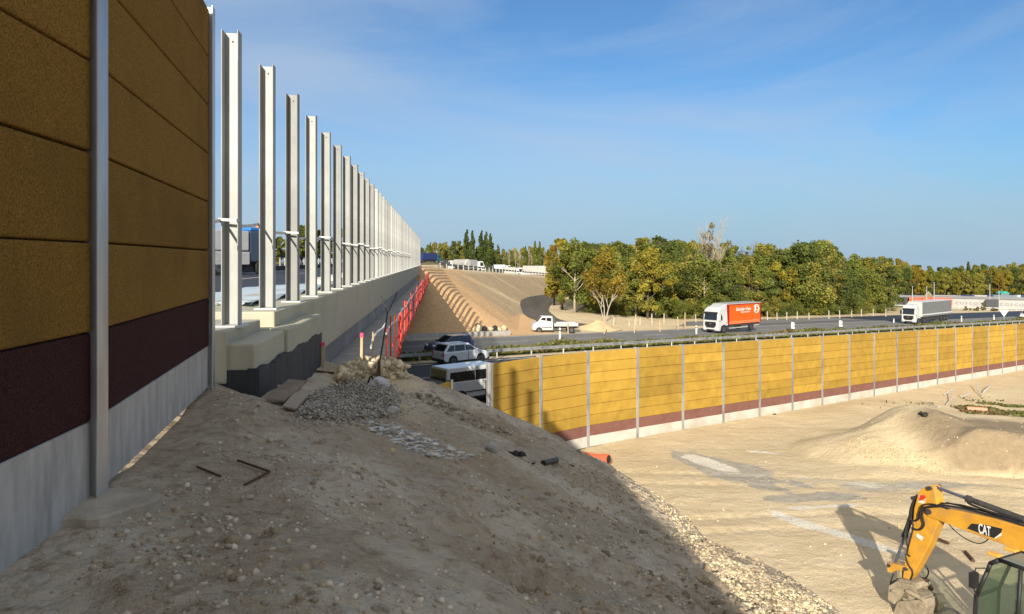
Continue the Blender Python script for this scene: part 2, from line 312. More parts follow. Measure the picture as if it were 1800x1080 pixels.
def tps(x, y):
    r = WT[n]+WT[n+1]*x+WT[n+2]*y
    for i in range(n): r = r+WT[i]*phi(np.hypot(x-PT[i, 0], y-PT[i, 1]))
    return r
WALLX = lambda y: np.interp(y, [-19, -15.3, -11.3, -7.4, -3.4, .57, 4.55, 8.5], [-.1, -.3, -.6, -1.0, -1.5, -2.1, -2.52, -3.43])
def height(x, y, detail=True):
    x = np.asarray(x, float); y = np.asarray(y, float)
    s, t = ST(x, y); zr = roadz(s); zs = sitez(s)
    z = zs+(zr-zs)*sm(28.4, 30.6, t)
    z = z+.22*fbm(x, y, .09, 3, 3)*(1-sm(26, 28, t))
    # cut bank and sand heaps on the site
    fy_ = y-(34.2+.9*fbm(x, y*0, .18, 3, 7)+.25*fbm(x, y, .9, 2, 8)); bank = sm(0, .95, fy_)*sm(0, 3.8, x-18.6+.12*(y-36))*(1-sm(5.5, 11, fy_))*(2.05-.02*(x-20))
    bank = bank*(1+.06*fbm(x, y, .8, 3, 6)); z = z+np.where(t < 26.5, bank, 0)
    for (hx, hy, hr, hh) in [(18.9, 38.6, 4.2, 1.35), (31, 45.0, 2.6, 1.0), (40, 47, 6, 1.2), (18.0, 35.4, 3.2, .35)]:
        dd = np.hypot((x-hx), (y-hy)*1.1)/hr; z = z+hh*(np.clip(1-dd, 0, 1)**.95)*(t < 27.3)*(1+.10*fbm(x, y, .6, 3, 9))
    # natural ground beyond the carriageway
    wgt = (1-sm(-15, 25, s-t))*sm(69, 86, t); z = z+(-8.1-zr)*wgt*(zr < -8.1)
    z = z+sm(82, 100, t)*.5*fbm(x, y, .05, 3, 21)
    z = np.where(t > 200, np.maximum(z, z), z)
    # far approach embankment
    d, cz, al = crest(x, y)
    zpl = np.minimum(-1.0, -2.9-.105*(x+16)); zin = cz+(zpl-cz)*sm(4, 26, -d)
    em = np.where(d > 0, cz-d*.64-.10*fbm(x, y, .5, 3, 5)*sm(0, 2, d), zin)
    ok = y > 84+0*x
    z = np.where(ok & (em > z) & (d < 40) & (d > -160), em, z)
    z = z-.014*np.maximum(0, y-430)
    left = (x < -2.6-.1*y+.3+3.5*sm(108, 150, y)*(al < 60)) & (y > 96.5); z = np.where(left & (d > -400), np.maximum(z, np.where(x < -45-.1*y, -1.0-.6*np.clip((-45-.1*y-x)/1, 0, 12), -1.0)), z)
    # camera-side approach and the mound
    m = (y < 27) & (x < 13) & (x > -5.5)
    if np.any(m):
        xm, ym = x[m], y[m]; q = tps(xm, ym)
        q = np.where((ym < -12), np.minimum(q, -1.5-.6*np.clip(xm-1.2, 0, 20)), q)
        if detail:
            lf = (1-sm(10, 26, ym)*.3)
            cl_ = np.maximum(0, fbm(xm, ym, .7, 3, 17)+.18)*1.7*(.45+.55*sm(-1.5, .5, xm-.08*ym)); q = q+(.07*fbm(xm, ym, .8, 4, 1)+(.022+.07*cl_)*fbm(xm, ym, 3.2, 3, 2)+(.012+.05*cl_)*np.abs(fbm(xm, ym, 6.5, 3, 4, .65))+(.010+.028*cl_)*fbm(xm, ym, 14, 2, 23, .7)-.06*cl_-.02)*sm(-3.6, -1.2, xm)*lf+.006*fbm(xm, ym, 9, 2, 8)
            slope = sm(-1.4, -2.0, q); q = q+slope*(.16*fbm(xm*.8+ym*.6, ym*.35, .9, 4, 12)+.12*np.abs(fbm(xm*.5+ym*.8, ym*.3-xm*.2, 1.9, 4, 14, .6))-.05)
            wl = sm(.02, .75, xm-WALLX(ym)); q = np.where(ym < 8.8, -1.505+(q+1.505)*np.maximum(wl, sm(8.2, 8.8, ym)), q)
            q = q-.035*np.exp(-((xm-WALLX(ym))/.4)**2)*sm(5.0, 5.6, ym)*(1-sm(7.0, 7.9, ym))
        z[m] = np.maximum(z[m], q)
    lw = x < WALLX(y)-.3
    zl = -1.505+(.52)*sm(.6, 2.6, WALLX(y)-x)
    z = np.where(lw & (y < 9.6) & (x > -48), np.where(y < 8.7, zl, np.maximum(zl, -9)), z)
    under = (x < -2.35-.1*y) & (y >= 9.6) & (y < 14.2) & (x > -48); z = np.where(under, -1.3, z)
    z = np.where((x <= -48) & (y < 96) & (y < 15), np.maximum(z, -1.0+.6*(x+48)), z)
    return z
def axis(segs):
    r = [segs[0][0]]
    for (a, b, st) in segs:
        k = max(1, int(round((b-a)/st))); r += list(np.linspace(a, b, k+1)[1:])
    return np.array(r)
xs = axis([(-2500, -400, 300), (-400, -60, 20), (-60, -15, 1.5), (-15, -4.2, .4), (-4.2, 4.6, .034), (4.6, 9, .11), (9, 21, .17), (21, 40, .3), (40, 80, .9), (80, 200, 4), (200, 500, 20), (500, 3500, 300)])
ys = axis([(-600, -30, 60), (-30, 2, 1), (2, 9, .034), (9, 18, .06), (18, 26, .2), (26, 40, .17), (40, 48, .38), (48, 84, .8), (84, 135, .6), (135, 220, 1.4), (220, 420, 8), (420, 900, 60), (900, 6000, 500)])
GX, GY = np.meshgrid(xs, ys)
GZ = height(GX, GY)
# fine relief on the site
s_, t_ = ST(GX, GY)
site = (t_ < 28) & (GX > 4) & (GY > 8)
trk_ = np.zeros_like(GX)
for (ax_, ay_, k_) in ((.12, 26.5, .10), (.12, 28.0, .10), (-.22, 33, .16), (-.22, 34.6, .16)):
    yy_ = ay_+ax_*(GX-10)+.8*np.sin(GX*k_+ax_*9); trk_ = np.maximum(trk_, np.exp(-((GY-yy_)/.28)**2))
GZ -= np.where(site & (GZ < sitez(s_)+.3), trk_*(.055+.02*np.sin(GX*11+GY*3)), 0)
GZ += np.where(site & (GZ < -8.5), .05*fbm(GX, GY, .7, 4, 31)+.03*np.abs(fbm(GX*.4+GY*.2, GY*1.3, 1.2, 3, 33)), 0)
def gz(x, y):
    i = np.clip(np.searchsorted(xs, x)-1, 0, len(xs)-2); j = np.clip(np.searchsorted(ys, y)-1, 0, len(ys)-2)
    u = (x-xs[i])/(xs[i+1]-xs[i]); v = (y-ys[j])/(ys[j+1]-ys[j])
    return float((GZ[j, i]*(1-u)+GZ[j, i+1]*u)*(1-v)+(GZ[j+1, i]*(1-u)+GZ[j+1, i+1]*u)*v)
def ground_at(px, py, y0=2.5, y1=400):
    """march along the sight line of a photo pixel to the land"""
    u = (px-900)/FP; v = (457-py)/FP; Y = y0
    while Y < y1:
        if v*Y < gz(u*Y, Y): break
        Y *= 1.004
    return Vector((u*Y, Y, gz(u*Y, Y)))
# what covers the land: R grey spoil, G seeded slope, B green cover, A pale dust
d_, cz_, al_ = crest(GX, GY)
near = (GY < 27) & (GX < 11)
base_h = sitez(s_)
r_m = sm(.15, .6, GZ-base_h)*(near)*(GX > -6)
r_m = r_m*(1-.85*sm(10.5, 13.5, GY)*np.exp(-((GX+.13*GY+.35)/.9)**2)*(GZ > -2.6))
emb = (d_ > .3) & (d_ < 14) & (GY > 84) & (GZ > -8.0)
g_m = sm(0, 1.2, d_)*sm(8, 15, al_+.35*d_+1.2*fbm(GX, GY, .25, 3, 41))*emb
band = np.zeros_like(GX)
for k, b0 in enumerate([34, 62, 92, 122]): band = np.maximum(band, np.exp(-((al_-b0-.55*d_)/.55)**2))
band = np.maximum(band, np.exp(-((al_-13.5-1.15*d_-.8*fbm(GX, GY, .3, 3, 43))/1.5)**2)*.9)
g_m = g_m*(1-band)
b_m = sm(84.5, 88, t_)*(1-.75*(1-sm(-25, 5, s_-t_))*(t_ < 125)*sm(0, 1, 1-emb))*np.where(d_ < 0, 0, 1)
b_m = b_m*(1-((GY > 80) & (d_ > -3) & (d_ < 16) & (al_ > 5)))*sm(-16, 0, s_-t_)
b_m = np.maximum(b_m, ((d_ < -14) & (GY > 97))*.9)
b_m = np.maximum(b_m, (GX < -50)*1.0)
b_m = np.maximum(b_m, sm(52.3, 53, t_)*(1-sm(56.6, 57.3, t_))*.9)
b_m = b_m*(1-((s_ > 165) & (t_ < 97+.12*(s_-165)))*.85)
gr = np.exp(-(((GX-38)/4.5)**2+((GY-54)/2.6)**2))*sm(-.2, .3, fbm(GX, GY, .35, 4, 51)); b_m = np.maximum(b_m, sm(.25, .5, gr))
def rell(cx_, cy_, ax, ay, la, lb):
    l = math.hypot(ax, ay); ax, ay = ax/l, ay/l; p = (GX-cx_)*ax+(GY-cy_)*ay; q = -(GX-cx_)*ay+(GY-cy_)*ax; return np.exp(-((p/la)**2+(q/lb)**2))
fine = fbm(GX*.9+GY*.35, GY*.5-GX*.2, 1.3, 5, 61)
w_m = sm(.22, .52, rell(10.2, 35.4, .45, -.9, 3.6, 1.5)+.45*fine)+.8*sm(.35, .7, rell(12.6, 30.9, 1, .12, 3.2, .7)+.35*fine)
w_m = np.clip(w_m+.7*sm(.4, .7, rell(17.5, 32.6, 1, .1, 5, .8)+.4*fbm(GX*.4, GY*1.6, .8, 4, 66)), 0, 1)
a_m = sm(.42, .72, rell(9.9, 36.1, .45, -.9, 2.4, .7)+.5*fine)
a_m = np.maximum(a_m, sm(.42, .75, rell(11.2, 27.6, .55, -.84, 3.8, .5)+.55*fine)); a_m = np.maximum(a_m, .8*sm(.45, .8, rell(12.2, 29.6, 1, .1, 2.4, .35)+.55*fine)); a_m = np.maximum(a_m, .8*sm(.45, .8, rell(13.3, 38.6, .9, -.4, 1.4, .3)+.5*fine))
a_m = np.maximum(a_m, .5*sm(.45, .9, rell(14.5, 33.4, .9, -.3, 4, .6)+.6*fine))
c_m = sm(.0, .4, fbm(GX, GY, .12, 4, 71))
brown = sm(-.5, .5, d_)*(1-sm(12, 17, al_+.3*d_-4))*(GY > 84)*(1-sm(14, 18, d_))*sm(-30, -2, al_+12)
nb = sm(19, 21, GX)*sm(33.6, 34.4, GY)*(1-sm(37.5, 39, GY))*sm(.1, .4, GZ-base_h)*(1-near)
def region_mesh(name, sel, m):
    ny, nx = GX.shape; idx = np.arange(ny*nx).reshape(ny, nx)
    q = np.stack([idx[:-1, :-1], idx[:-1, 1:], idx[1:, 1:], idx[1:, :-1]], -1)[sel]
    used = np.unique(q); remap = np.full(ny*nx, -1); remap[used] = np.arange(len(used)); q = remap[q]
    co = np.stack([GX.ravel()[used], GY.ravel()[used], GZ.ravel()[used]], -1)
    me = bpy.data.meshes.new(name); me.vertices.add(len(co)); me.vertices.foreach_set('co', co.ravel())
    me.loops.add(q.size); me.loops.foreach_set('vertex_index', q.ravel().astype(np.int32))
    me.polygons.add(len(q)); me.polygons.foreach_set('loop_start', np.arange(0, q.size, 4, dtype=np.int32)); me.polygons.foreach_set('loop_total', np.full(len(q), 4, dtype=np.int32))
    me.update(); me.validate(); me.polygons.foreach_set('use_smooth', np.ones(len(q), bool))
    for nm, ch in (('cover', (r_m, g_m, b_m, a_m)), ('cover_two', (w_m, c_m, nb, brown))):
        at_ = me.attributes.new(nm, 'FLOAT_COLOR', 'POINT'); at_.data.foreach_set('color', np.stack([c.ravel()[used] for c in ch], -1).astype(np.float32).ravel())
    me.materials.append(m); o = bpy.data.objects.new(name, me); COL.objects.link(o); return o
def ground_material():
    m = bpy.data.materials.new('ground'); m.use_nodes = True; t = m.node_tree; ns = t.nodes; lk = t.links.new; p = ns['Principled BSDF']
    p.inputs['Roughness'].default_value = .96; p.inputs['Specular IOR Level'].default_value = .15
    tc = ns.new('ShaderNodeTexCoord'); v = tc.outputs['Object']
    def noise(sc, det=5, ro=.6, st=None):
        n = ns.new('ShaderNodeTexNoise'); n.inputs['Scale'].default_value = sc; n.inputs['Detail'].default_value = det; n.inputs['Roughness'].default_value = ro
        if st:
            mp = ns.new('ShaderNodeMapping'); mp.inputs['Scale'].default_value = st; mp.inputs['Rotation'].default_value = (0, 0, R(38)); lk(v, mp.inputs['Vector']); lk(mp.outputs['Vector'], n.inputs['Vector'])
        else: lk(v, n.inputs['Vector'])
        return n.outputs['Fac']
    def rng_(x, a, b, c=0., d=1.):
        n = ns.new('ShaderNodeMapRange'); n.inputs['From Min'].default_value = a; n.inputs['From Max'].default_value = b; n.inputs['To Min'].default_value = c; n.inputs['To Max'].default_value = d; lk(x, n.inputs['Value']); return n.outputs['Result']
    def mix(f, a, b, mode='MIX'):
        n = ns.new('ShaderNodeMixRGB'); n.blend_type = mode
        if isinstance(f, float): n.inputs['Fac'].default_value = f
        else: lk(f, n.inputs['Fac'])
        for k, c in (('Color1', a), ('Color2', b)):
            if isinstance(c, tuple): n.inputs[k].default_value = (*c, 1)
            else: lk(c, n.inputs[k])
        return n.outputs['Color']
    a1 = ns.new('ShaderNodeAttribute'); a1.attribute_name = 'cover'; s1 = ns.new('ShaderNodeSeparateColor'); lk(a1.outputs['Color'], s1.inputs['Color'])
    a2 = ns.new('ShaderNodeAttribute'); a2.attribute_name = 'cover_two'; s2 = ns.new('ShaderNodeSeparateColor'); lk(a2.outputs['Color'], s2.inputs['Color'])
    n1 = noise(.35, 6); n2 = noise(2.6, 6, .65); n3 = noise(14, 5, .7); n4 = noise(.9, 7, .66, (.22, 1.8, 1)); n5 = noise(55, 4, .7)
    sand = mix(rng_(n1, .36, .64), (.575, .45, .275), (.67, .55, .365)); sand = mix(rng_(n4, .47, .66, 0, .6), sand, (.44, .345, .205)); sand = mix(rng_(n3, .4, .75, 0, .35), sand, (.72, .61, .43)); sand = mix(rng_(n2, .58, .72, 0, .35), sand, (.76, .68, .52))
    sand = mix(rng_(s2.outputs['Green'], 0, 1, 0, .3), sand, (.44, .36, .23))
    n6 = noise(.55, 4); n7 = noise(5.5, 6, .7); grey = mix(rng_(n2, .35, .66), (.345, .28, .20), (.415, .345, .26)); grey = mix(rng_(n6, .48, .60, 0, .8), grey, (.56, .49, .385)); grey = mix(rng_(n3, .5, .72, 0, .45), grey, (.64, .53, .385)); grey = mix(rng_(n5, .60, .70, 0, .5), grey, (.72, .65, .54)); grey = mix(rng_(n7, .54, .66, 0, .7), grey, (.20, .14, .08)); grey = mix(rng_(n1, .52, .62, 0, .55), grey, (.30, .215, .125))
    emb = mix(rng_(n2, .3, .7), (.36, .27, .165), (.43, .33, .205)); emb = mix(rng_(n4, .4, .7, 0, .6), emb, (.44, .35, .235))
    green = mix(rng_(n2, .3, .7), (.075, .085, .025), (.16, .15, .06)); green = mix(rng_(n1, .5, .7, 0, .7), green, (.26, .21, .12))
    heap = mix(rng_(n2, .3, .7), (.23, .18, .115), (.31, .245, .16))
    sand = mix(a2.outputs['Alpha'], sand, mix(rng_(n2, .3, .7), (.50, .31, .155), (.62, .42, .235)))
    c = mix(s2.outputs['Blue'], sand, heap); c = mix(s1.outputs['Green'], c, emb); c = mix(s1.outputs['Blue'], c, green)
    def broken(mask):
        q = ns.new('ShaderNodeMath'); q.operation = 'MULTIPLY_ADD'; lk(n8, q.inputs[0]); q.inputs[1].default_value = 1.5; lk(mask, q.inputs[2]); return rng_(q.outputs[0], 1.02, 1.46)
    n8 = noise(1.6, 8, .72, (.55, 1.7, 1)); c = mix(broken(s2.outputs['Red']), c, mix(rng_(n2, .35, .65), (.33, .305, .255), (.43, .39, .32)))
    c = mix(broken(a1.outputs['Alpha']), c, mix(rng_(n3, .35, .65), (.78, .74, .64), (.55, .50, .41))); c = mix(s1.outputs['Red'], c, grey)
    lk(c, p.inputs['Base Color'])
    hh = ns.new('ShaderNodeMath'); hh.operation = 'MULTIPLY_ADD'; lk(n3, hh.inputs[0]); hh.inputs[1].default_value = .45; lk(n2, hh.inputs[2])
    vo = ns.new('ShaderNodeTexVoronoi'); vo.inputs['Scale'].default_value = 7; vo.inputs['Randomness'].default_value = 1; lk(v, vo.inputs['Vector'])
    vh = ns.new('ShaderNodeMath'); vh.operation = 'MULTIPLY_ADD'; lk(vo.outputs['Distance'], vh.inputs[0]); vs_ = ns.new('ShaderNodeMath'); vs_.operation = 'MULTIPLY'; lk(s1.outputs['Red'], vs_.inputs[0]); vs_.inputs[1].default_value = -.8; lk(vs_.outputs[0], vh.inputs[1]); lk(hh.outputs[0], vh.inputs[2]); hh = vh
    h2 = ns.new('ShaderNodeMath'); h2.operation = 'MULTIPLY_ADD'; lk(n5, h2.inputs[0]); h2.inputs[1].default_value = .12; lk(hh.outputs[0], h2.inputs[2])
    b = ns.new('ShaderNodeBump'); b.inputs['Strength'].default_value = .9; b.inputs['Distance'].default_value = .12; lk(h2.outputs[0], b.inputs['Height']); lk(b.outputs['Normal'], p.inputs['Normal'])
    return m
M_GROUND = ground_material()
cx = (GX[:-1, :-1]+GX[1:, 1:])/2; cy = (GY[:-1, :-1]+GY[1:, 1:])/2; cz = (GZ[:-1, :-1]+GZ[1:, 1:])/2
dm, _, _ = crest(cx, cy); sm_, tm_ = ST(cx, cy)
selm = (cy < 25) & (cy > -30) & (cx < 11) & (cx > -5) & (cz > sitez(sm_)+.5) & (cx > WALLX(cy)-.02)
sele = (cy > 84) & (dm < 13.5) & (dm > -3) & (cz > -7.9) & (cx < 70) & (cx > -2.6-.1*cy)
nbm = (cx > 15) & (cx < 46) & (cy > 33) & (cy < 49) & (cz > sitez(sm_)+.5) & ~selm
tag(region_mesh('dirt_mound', selm, M_GROUND), kind='structure')
tag(region_mesh('road_embankment', sele, M_GROUND), kind='structure')
tag(region_mesh('sand_hill', nbm, M_GROUND), kind='structure')
tag(region_mesh('ground', ~(selm | sele | nbm), M_GROUND), kind='structure')

# ------------------------------------------------------------------ noise barriers
def h_post(mb, c, dx, dy, z0, z1, fl=.16, dep=.18, th=.012, m=0, web=0):
    """rolled H section standing at c; dx = direction along the wall, dy = direction across it"""
    c = Vector(c); a = Vector(dx).normalized(); b = Vector(dy).normalized(); up = Vector((0, 0, 1))
    def bx(a0, a1, b0, b1):
        p = [c+a*x+b*y for x, y in ((a0, b0), (a1, b0), (a1, b1), (a0, b1))]
        mb.hexa([q+up*z0 for q in p]+[q+up*z1 for q in p], m)
    bx(-fl/2, fl/2, dep/2-th, dep/2); bx(-fl/2, fl/2, -dep/2, -dep/2+th); bx(web-th/2, web+th/2, -dep/2+th, dep/2-th)
def slab(mb, A, B, za, zb, h, th, off=0, m=0, tint=1.0):
    """board from A to B whose lower edge runs from za to zb"""
    A = Vector((A[0], A[1], 0)); B = Vector((B[0], B[1], 0)); d = (B-A).normalized(); nrm = Vector((d.y, -d.x, 0))
    o0 = nrm*(off-th/2); o1 = nrm*(off+th/2); Z = Vector((0, 0, 1))
    mb.hexa([A+o0+Z*za, A+o1+Z*za, B+o1+Z*zb, B+o0+Z*zb, A+o0+Z*(za+h), A+o1+Z*(za+h), B+o1+Z*(zb+h), B+o0+Z*(zb+h)], m, tint)
nw = thing('noise_barrier', 'tall shaded mustard brown noise barrier beside the camera, at the left edge', 'noise barrier')
WP = [(-3.43, 8.5), (-2.52, 4.55), (-2.1, .57), (-1.5, -3.4), (-1.0, -7.4), (-.6, -11.3), (-.3, -15.3)]
WP2 = []
for i, q_ in enumerate(WP):
    a_, b_ = WP[max(i-1, 0)], WP[min(i+1, len(WP)-1)]; e_ = Vector((a_[0]-b_[0], a_[1]-b_[1])).normalized(); WP2.append((q_[0]-e_.y*.115, q_[1]+e_.x*.115))
WP = WP2
rr = random.Random(3)
for i, (px_, py_) in enumerate(WP):
    dA = Vector((0, 0, 0))
    if i: dA += (Vector((*WP[i-1], 0))-Vector((px_, py_, 0))).normalized()
    if i < len(WP)-1: dA += (Vector((px_, py_, 0))-Vector((*WP[i+1], 0))).normalized()
    dA.normalize(); mb = MB(); h_post(mb, (px_, py_, 0), dA, (dA.y, -dA.x, 0), -1.62, 2.9, .17, .24, .014)
    mb.build('post', M_GALV, nw, bevel=.003, seg=1)
for i in range(len(WP)-1):
    B, A = WP[i], WP[i+1]; dA = (Vector((*B, 0))-Vector((*A, 0))).normalized()
    a = Vector((*A, 0))+dA*.035; b = Vector((*B, 0))-dA*.035
    if i == 0: a += dA*.012
    mb = MB(); zb = -1.458 if i == 0 else -1.52
    slab(mb, a, b, zb, zb, -.985-zb, .13); mb.build('concrete_plinth', M_CONCV, nw, bevel=.008, seg=1)
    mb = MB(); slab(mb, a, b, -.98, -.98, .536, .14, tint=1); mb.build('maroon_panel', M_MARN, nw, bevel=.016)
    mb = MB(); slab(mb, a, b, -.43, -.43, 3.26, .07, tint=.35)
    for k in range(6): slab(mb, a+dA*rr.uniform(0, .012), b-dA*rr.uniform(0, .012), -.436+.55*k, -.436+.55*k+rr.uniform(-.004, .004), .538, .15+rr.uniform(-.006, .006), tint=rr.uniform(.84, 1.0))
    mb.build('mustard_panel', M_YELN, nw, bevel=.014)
mb = MB(); ring = []
for k in range(28):
    a = 2*math.pi*k/28; ring.append((a, .29+.05*math.sin(2*a+1)+.03*math.sin(5*a)))
vs = [(-2.50+r*math.cos(a)*f, 4.42+r*math.sin(a)*f*1.15, z) for f, z in ((1.0, -1.60), (.99, -1.462), (.93, -1.448), (.40, -1.440)) for a, r in ring]+[(-2.50, 4.42, -1.438)]
fs = [(j*28+k, j*28+(k+1) % 28, (j+1)*28+(k+1) % 28, (j+1)*28+k) for j in range(3) for k in range(28)]+[(84+k, 84+(k+1) % 28, 112) for k in range(28)]
mb.add(vs, fs); mb.build('footing', mat('footing_concrete', (.44, .39, .31), (.32, .28, .22), rough=1, scale=4, bump=.8, bscale=22, bdist=.02), nw)

yw = thing('noise_barrier', 'long sunlit yellow noise barrier with a brown stripe and concrete foot beside the highway', 'noise barrier', (7.0, 41.4, -9.93))
YP = [(-3.9, 26.1, -4.88), (-2.52, 29.8, -4.88), (-1.0, 33.3, -4.69), (1.35, 36.5, -4.77), (3.95, 39.1, -4.86)]
for k in range(19):
    s = 31.3+3.985*k; x, y = XY(s, 27.95+.012*k*0); YP.append((x, y, -4.93-.032*(s-31)))
def yloc(p): return (p[0]-7.0, p[1]-41.4)
for i, p in enumerate(YP):
    q0 = YP[max(i-1, 0)]; q1 = YP[min(i+1, len(YP)-1)]; d = Vector((q1[0]-q0[0], q1[1]-q0[1], 0)).normalized()
    mb = MB(); h_post(mb, (*yloc(p), 0), d, (d.y, -d.x, 0), p[2]-5.15+9.93, p[2]+.05+9.93, .2, .24, .03)
    mb.build('post', M_GALV, yw)
for i in range(len(YP)-1):
    A, B = YP[i], YP[i+1]; d = Vector((B[0]-A[0], B[1]-A[1], 0)).normalized()
    a = Vector((*yloc(A), 0))+d*.06; b = Vector((*yloc(B), 0))-d*.06; za, zb = A[2]+9.93, B[2]+9.93
    mb = MB(); slab(mb, a, b, za-5.02, zb-5.02, .56, .14); mb.build('concrete_plinth', mat('pale_concrete', (.54, .52, .47), (.43, .415, .375), rough=.9, scale=1.4, c3=(.40, .36, .29), s3=.5), yw)
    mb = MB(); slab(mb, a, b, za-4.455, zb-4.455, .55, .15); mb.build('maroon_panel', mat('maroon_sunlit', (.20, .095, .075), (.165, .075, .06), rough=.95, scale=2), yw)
    if i == 1: continue
    mb = MB(); slab(mb, a, b, za-3.88, zb-3.88, 3.83, .07, tint=.8); base = rr.choice([1, 1.05, 1.04, .94, .88])
    if i in (13, 17, 20): base = .82
    for k in range(7):
        sh = .005 if k < 6 else .0
        slab(mb, a, b, za-3.90+.557*k, zb-3.90+.557*k, .541, .16, tint=base*rr.uniform(.88, 1.08)*(.88 if rr.random() < .15 else 1))
    mb.build('yellow_panel', M_YEL, yw, bevel=.02, seg=1)

# ------------------------------------------------------------------ the road bridge
def BP(A, Y, Z): return (A-.1*Y, Y, Z)
def bbox(mb, A0, A1, Y0, Y1, Z0, Z1, m=0):
    return mb.hexa([BP(A0, Y0, Z0), BP(A1, Y0, Z0), BP(A1, Y1, Z0), BP(A0, Y1, Z0), BP(A0, Y0, Z1), BP(A1, Y0, Z1), BP(A1, Y1, Z1), BP(A0, Y1, Z1)], m)
br = thing('road_bridge', 'long cream and grey concrete bridge carrying the row of steel posts over the highway', 'bridge')
mb = MB(); bbox(mb, -4.2, -2.43, 11.0, 108.5, -1.9, -.77); mb.build('edge_beam', M_CREAM, br, bevel=.03)
mb = MB(); bbox(mb, -33.8, -4.204, 9.6, 108.5, -1.35, -.985); mb.build('deck', M_SOFF, br)
mb = MB(); bbox(mb, -4.3, -2.75, 13.4, 93.5, -3.0, -1.904); bbox(mb, -9, -7.5, 13.4, 93.5, -3.0, -1.35); bbox(mb, -15, -13.5, 13.4, 93.5, -3.0, -1.35); bbox(mb, -21, -19.5, 13.4, 93.5, -3.0, -1.35); bbox(mb, -33, -31, 13.4, 93.5, -3.0, -1.35)
mb.build('girder', M_SOFF, br, bevel=.02)
mb = MB(); bbox(mb, -4.2, -2.55, 8.9, 10.62, -1.5, -.855); mb.build('upper_step', M_CREAM, br, bevel=.025)
mb = MB(); bbox(mb, -3.6, -2.22, 8.95, 10.7, -1.52, -1.02); mb.build('lower_step', M_CREAM, br, bevel=.025)
mb = MB(); bbox(mb, -3.6, -2.17, 10.74, 13.7, -1.56, -1.0); mb.build('lower_step', M_CREAM, br, bevel=.025)
# wing wall with its ragged black coating
mb = MB(); bbox(mb, -3.6, -2.225, 8.955, 13.695, -3.4, -1.5); mb.build('wing_wall', M_CREAM, br)
mb = MB(); N = 40; top = []
for k in range(N+1):
    Y = 8.93+(13.72-8.93)*k/N; zt = -1.335+.02*math.sin(Y*5)+rr.uniform(-.01, .01); top.append((Y, float(zt)))
vs = []
for Y, zt in top: vs += [BP(-2.155, Y, -3.5), BP(-2.155, Y, zt), BP(-2.30, Y, zt), BP(-2.30, Y, -3.5)]
fs = [(4*k+j, 4*k+(j+1) % 4, 4*k+4+(j+1) % 4, 4*k+4+j) for k in range(N) for j in range(4)]+[(0, 1, 2, 3), (4*N+3, 4*N+2, 4*N+1, 4*N)]
mb.add(vs, fs)
vs = []
for k in range(13):
    A = -3.22+(1.065)*k/12; zt = -1.33+rr.uniform(-.012, .012); vs += [BP(A, 8.925, -3.5), BP(A, 8.925, zt), BP(A, 8.99, zt), BP(A, 8.99, -3.5)]
mb.add(vs, [(4*k+j, 4*k+(j+1) % 4, 4*k+4+(j+1) % 4, 4*k+4+j) for k in range(12) for j in range(4)]+[(0, 1, 2, 3), (51, 50, 49, 48)])
mb.build('bitumen_coating', M_BITU, br)
mb = MB(); bbox(mb, -34, -2.6, 13.75, 15.2, -9.5, -1.92); bbox(mb, -34, -2.8, 93.6, 95.5, -9.5, -1.92); bbox(mb, -4.25, -2.62, 9, 13.7, -3.4, -1.53)
mb.build('abutment', M_SOFF, br)
for A in (-3.9, -11, -18, -25, -32):
    mb = MB(); mb.tube([BP(A, 80.5, -9), BP(A, 80.5, -2.95)], .55, 16); mb.build('pier', M_SOFF, br, smooth=False)
    mb = MB(); mb.tube([BP(A-1.2, 61.5, -9.3), BP(A-1.2, 61.5, -2.95)], .5, 16); mb.build('pier', M_SOFF, br)
mb = MB(); bbox(mb, -34.2, -33.6, 9.6, 108.5, -1.9, -.6); mb.build('far_edge_beam', M_CREAM, br)
o = MB(); bbox(o, -33.5, -5.0, -40, 420, -.984, -.93); tag(o.build('bridge_road', M_ASPHN), kind='structure')
o = MB(); bbox(o, -4.996, -4.21, 9.6, 108.5, -.984, -.955); tag(o.build('bridge_shoulder', M_CONC), kind='structure')
o = MB()
for y in range(0, 400, 12): bbox(o, -9.6, -9.45, y, y+5, -.929, -.926)
tag(o.build('road_marking', M_WHITE), kind='structure')

# the row of steel posts, each copied from the first with its parts
def make_bridge_post():
    t = thing('steel_post', 'first', 'post')
    mb = MB(); h_post(mb, (0, 0, 0), (0, 1, 0), (1, 0, 0), .02, 3.71, .20, .21, .012, web=.07); mb.build('column', M_POST, t, bevel=.003, seg=1)
    mb = MB(); mb.box((-.17, -.17, -.012), (.17, .17, .018)); mb.build('base_plate', M_PLASTW, t, bevel=.004, seg=1)
    mb = MB(); mb.tube([(0, .0635, 3.60), (0, .060, 3.60)], .014, 10); mb.build('bolt_hole', M_BLACK, t)
    return t
bp0 = make_bridge_post()
for k in range(50):
    Y = 9.53+2*k; t = bp0 if k == 0 else copy_tree(bp0)
    t.location = (-2.66-.1*Y, Y, -.855 if k == 0 else -.765); t.rotation_euler = (0, 0, math.atan2(.1, 1)+rr.uniform(-.02, .02)); t['group'] = 'steel posts along the edge of the bridge'
    if k == 0: t['label'] = 'tallest looking steel post, alone on the lower concrete step next to the brown wall'; t.scale = (1, 1, (2.94+.855)/3.71)
    elif k < 20: t['label'] = ORD[k]+' galvanised steel post counted along the bridge from the brown wall'
    elif k < 49: t['label'] = 'small pale steel post in the dense far part of the bridge row'
    else: t['label'] = 'last steel post of the bridge row, beside the far embankment'
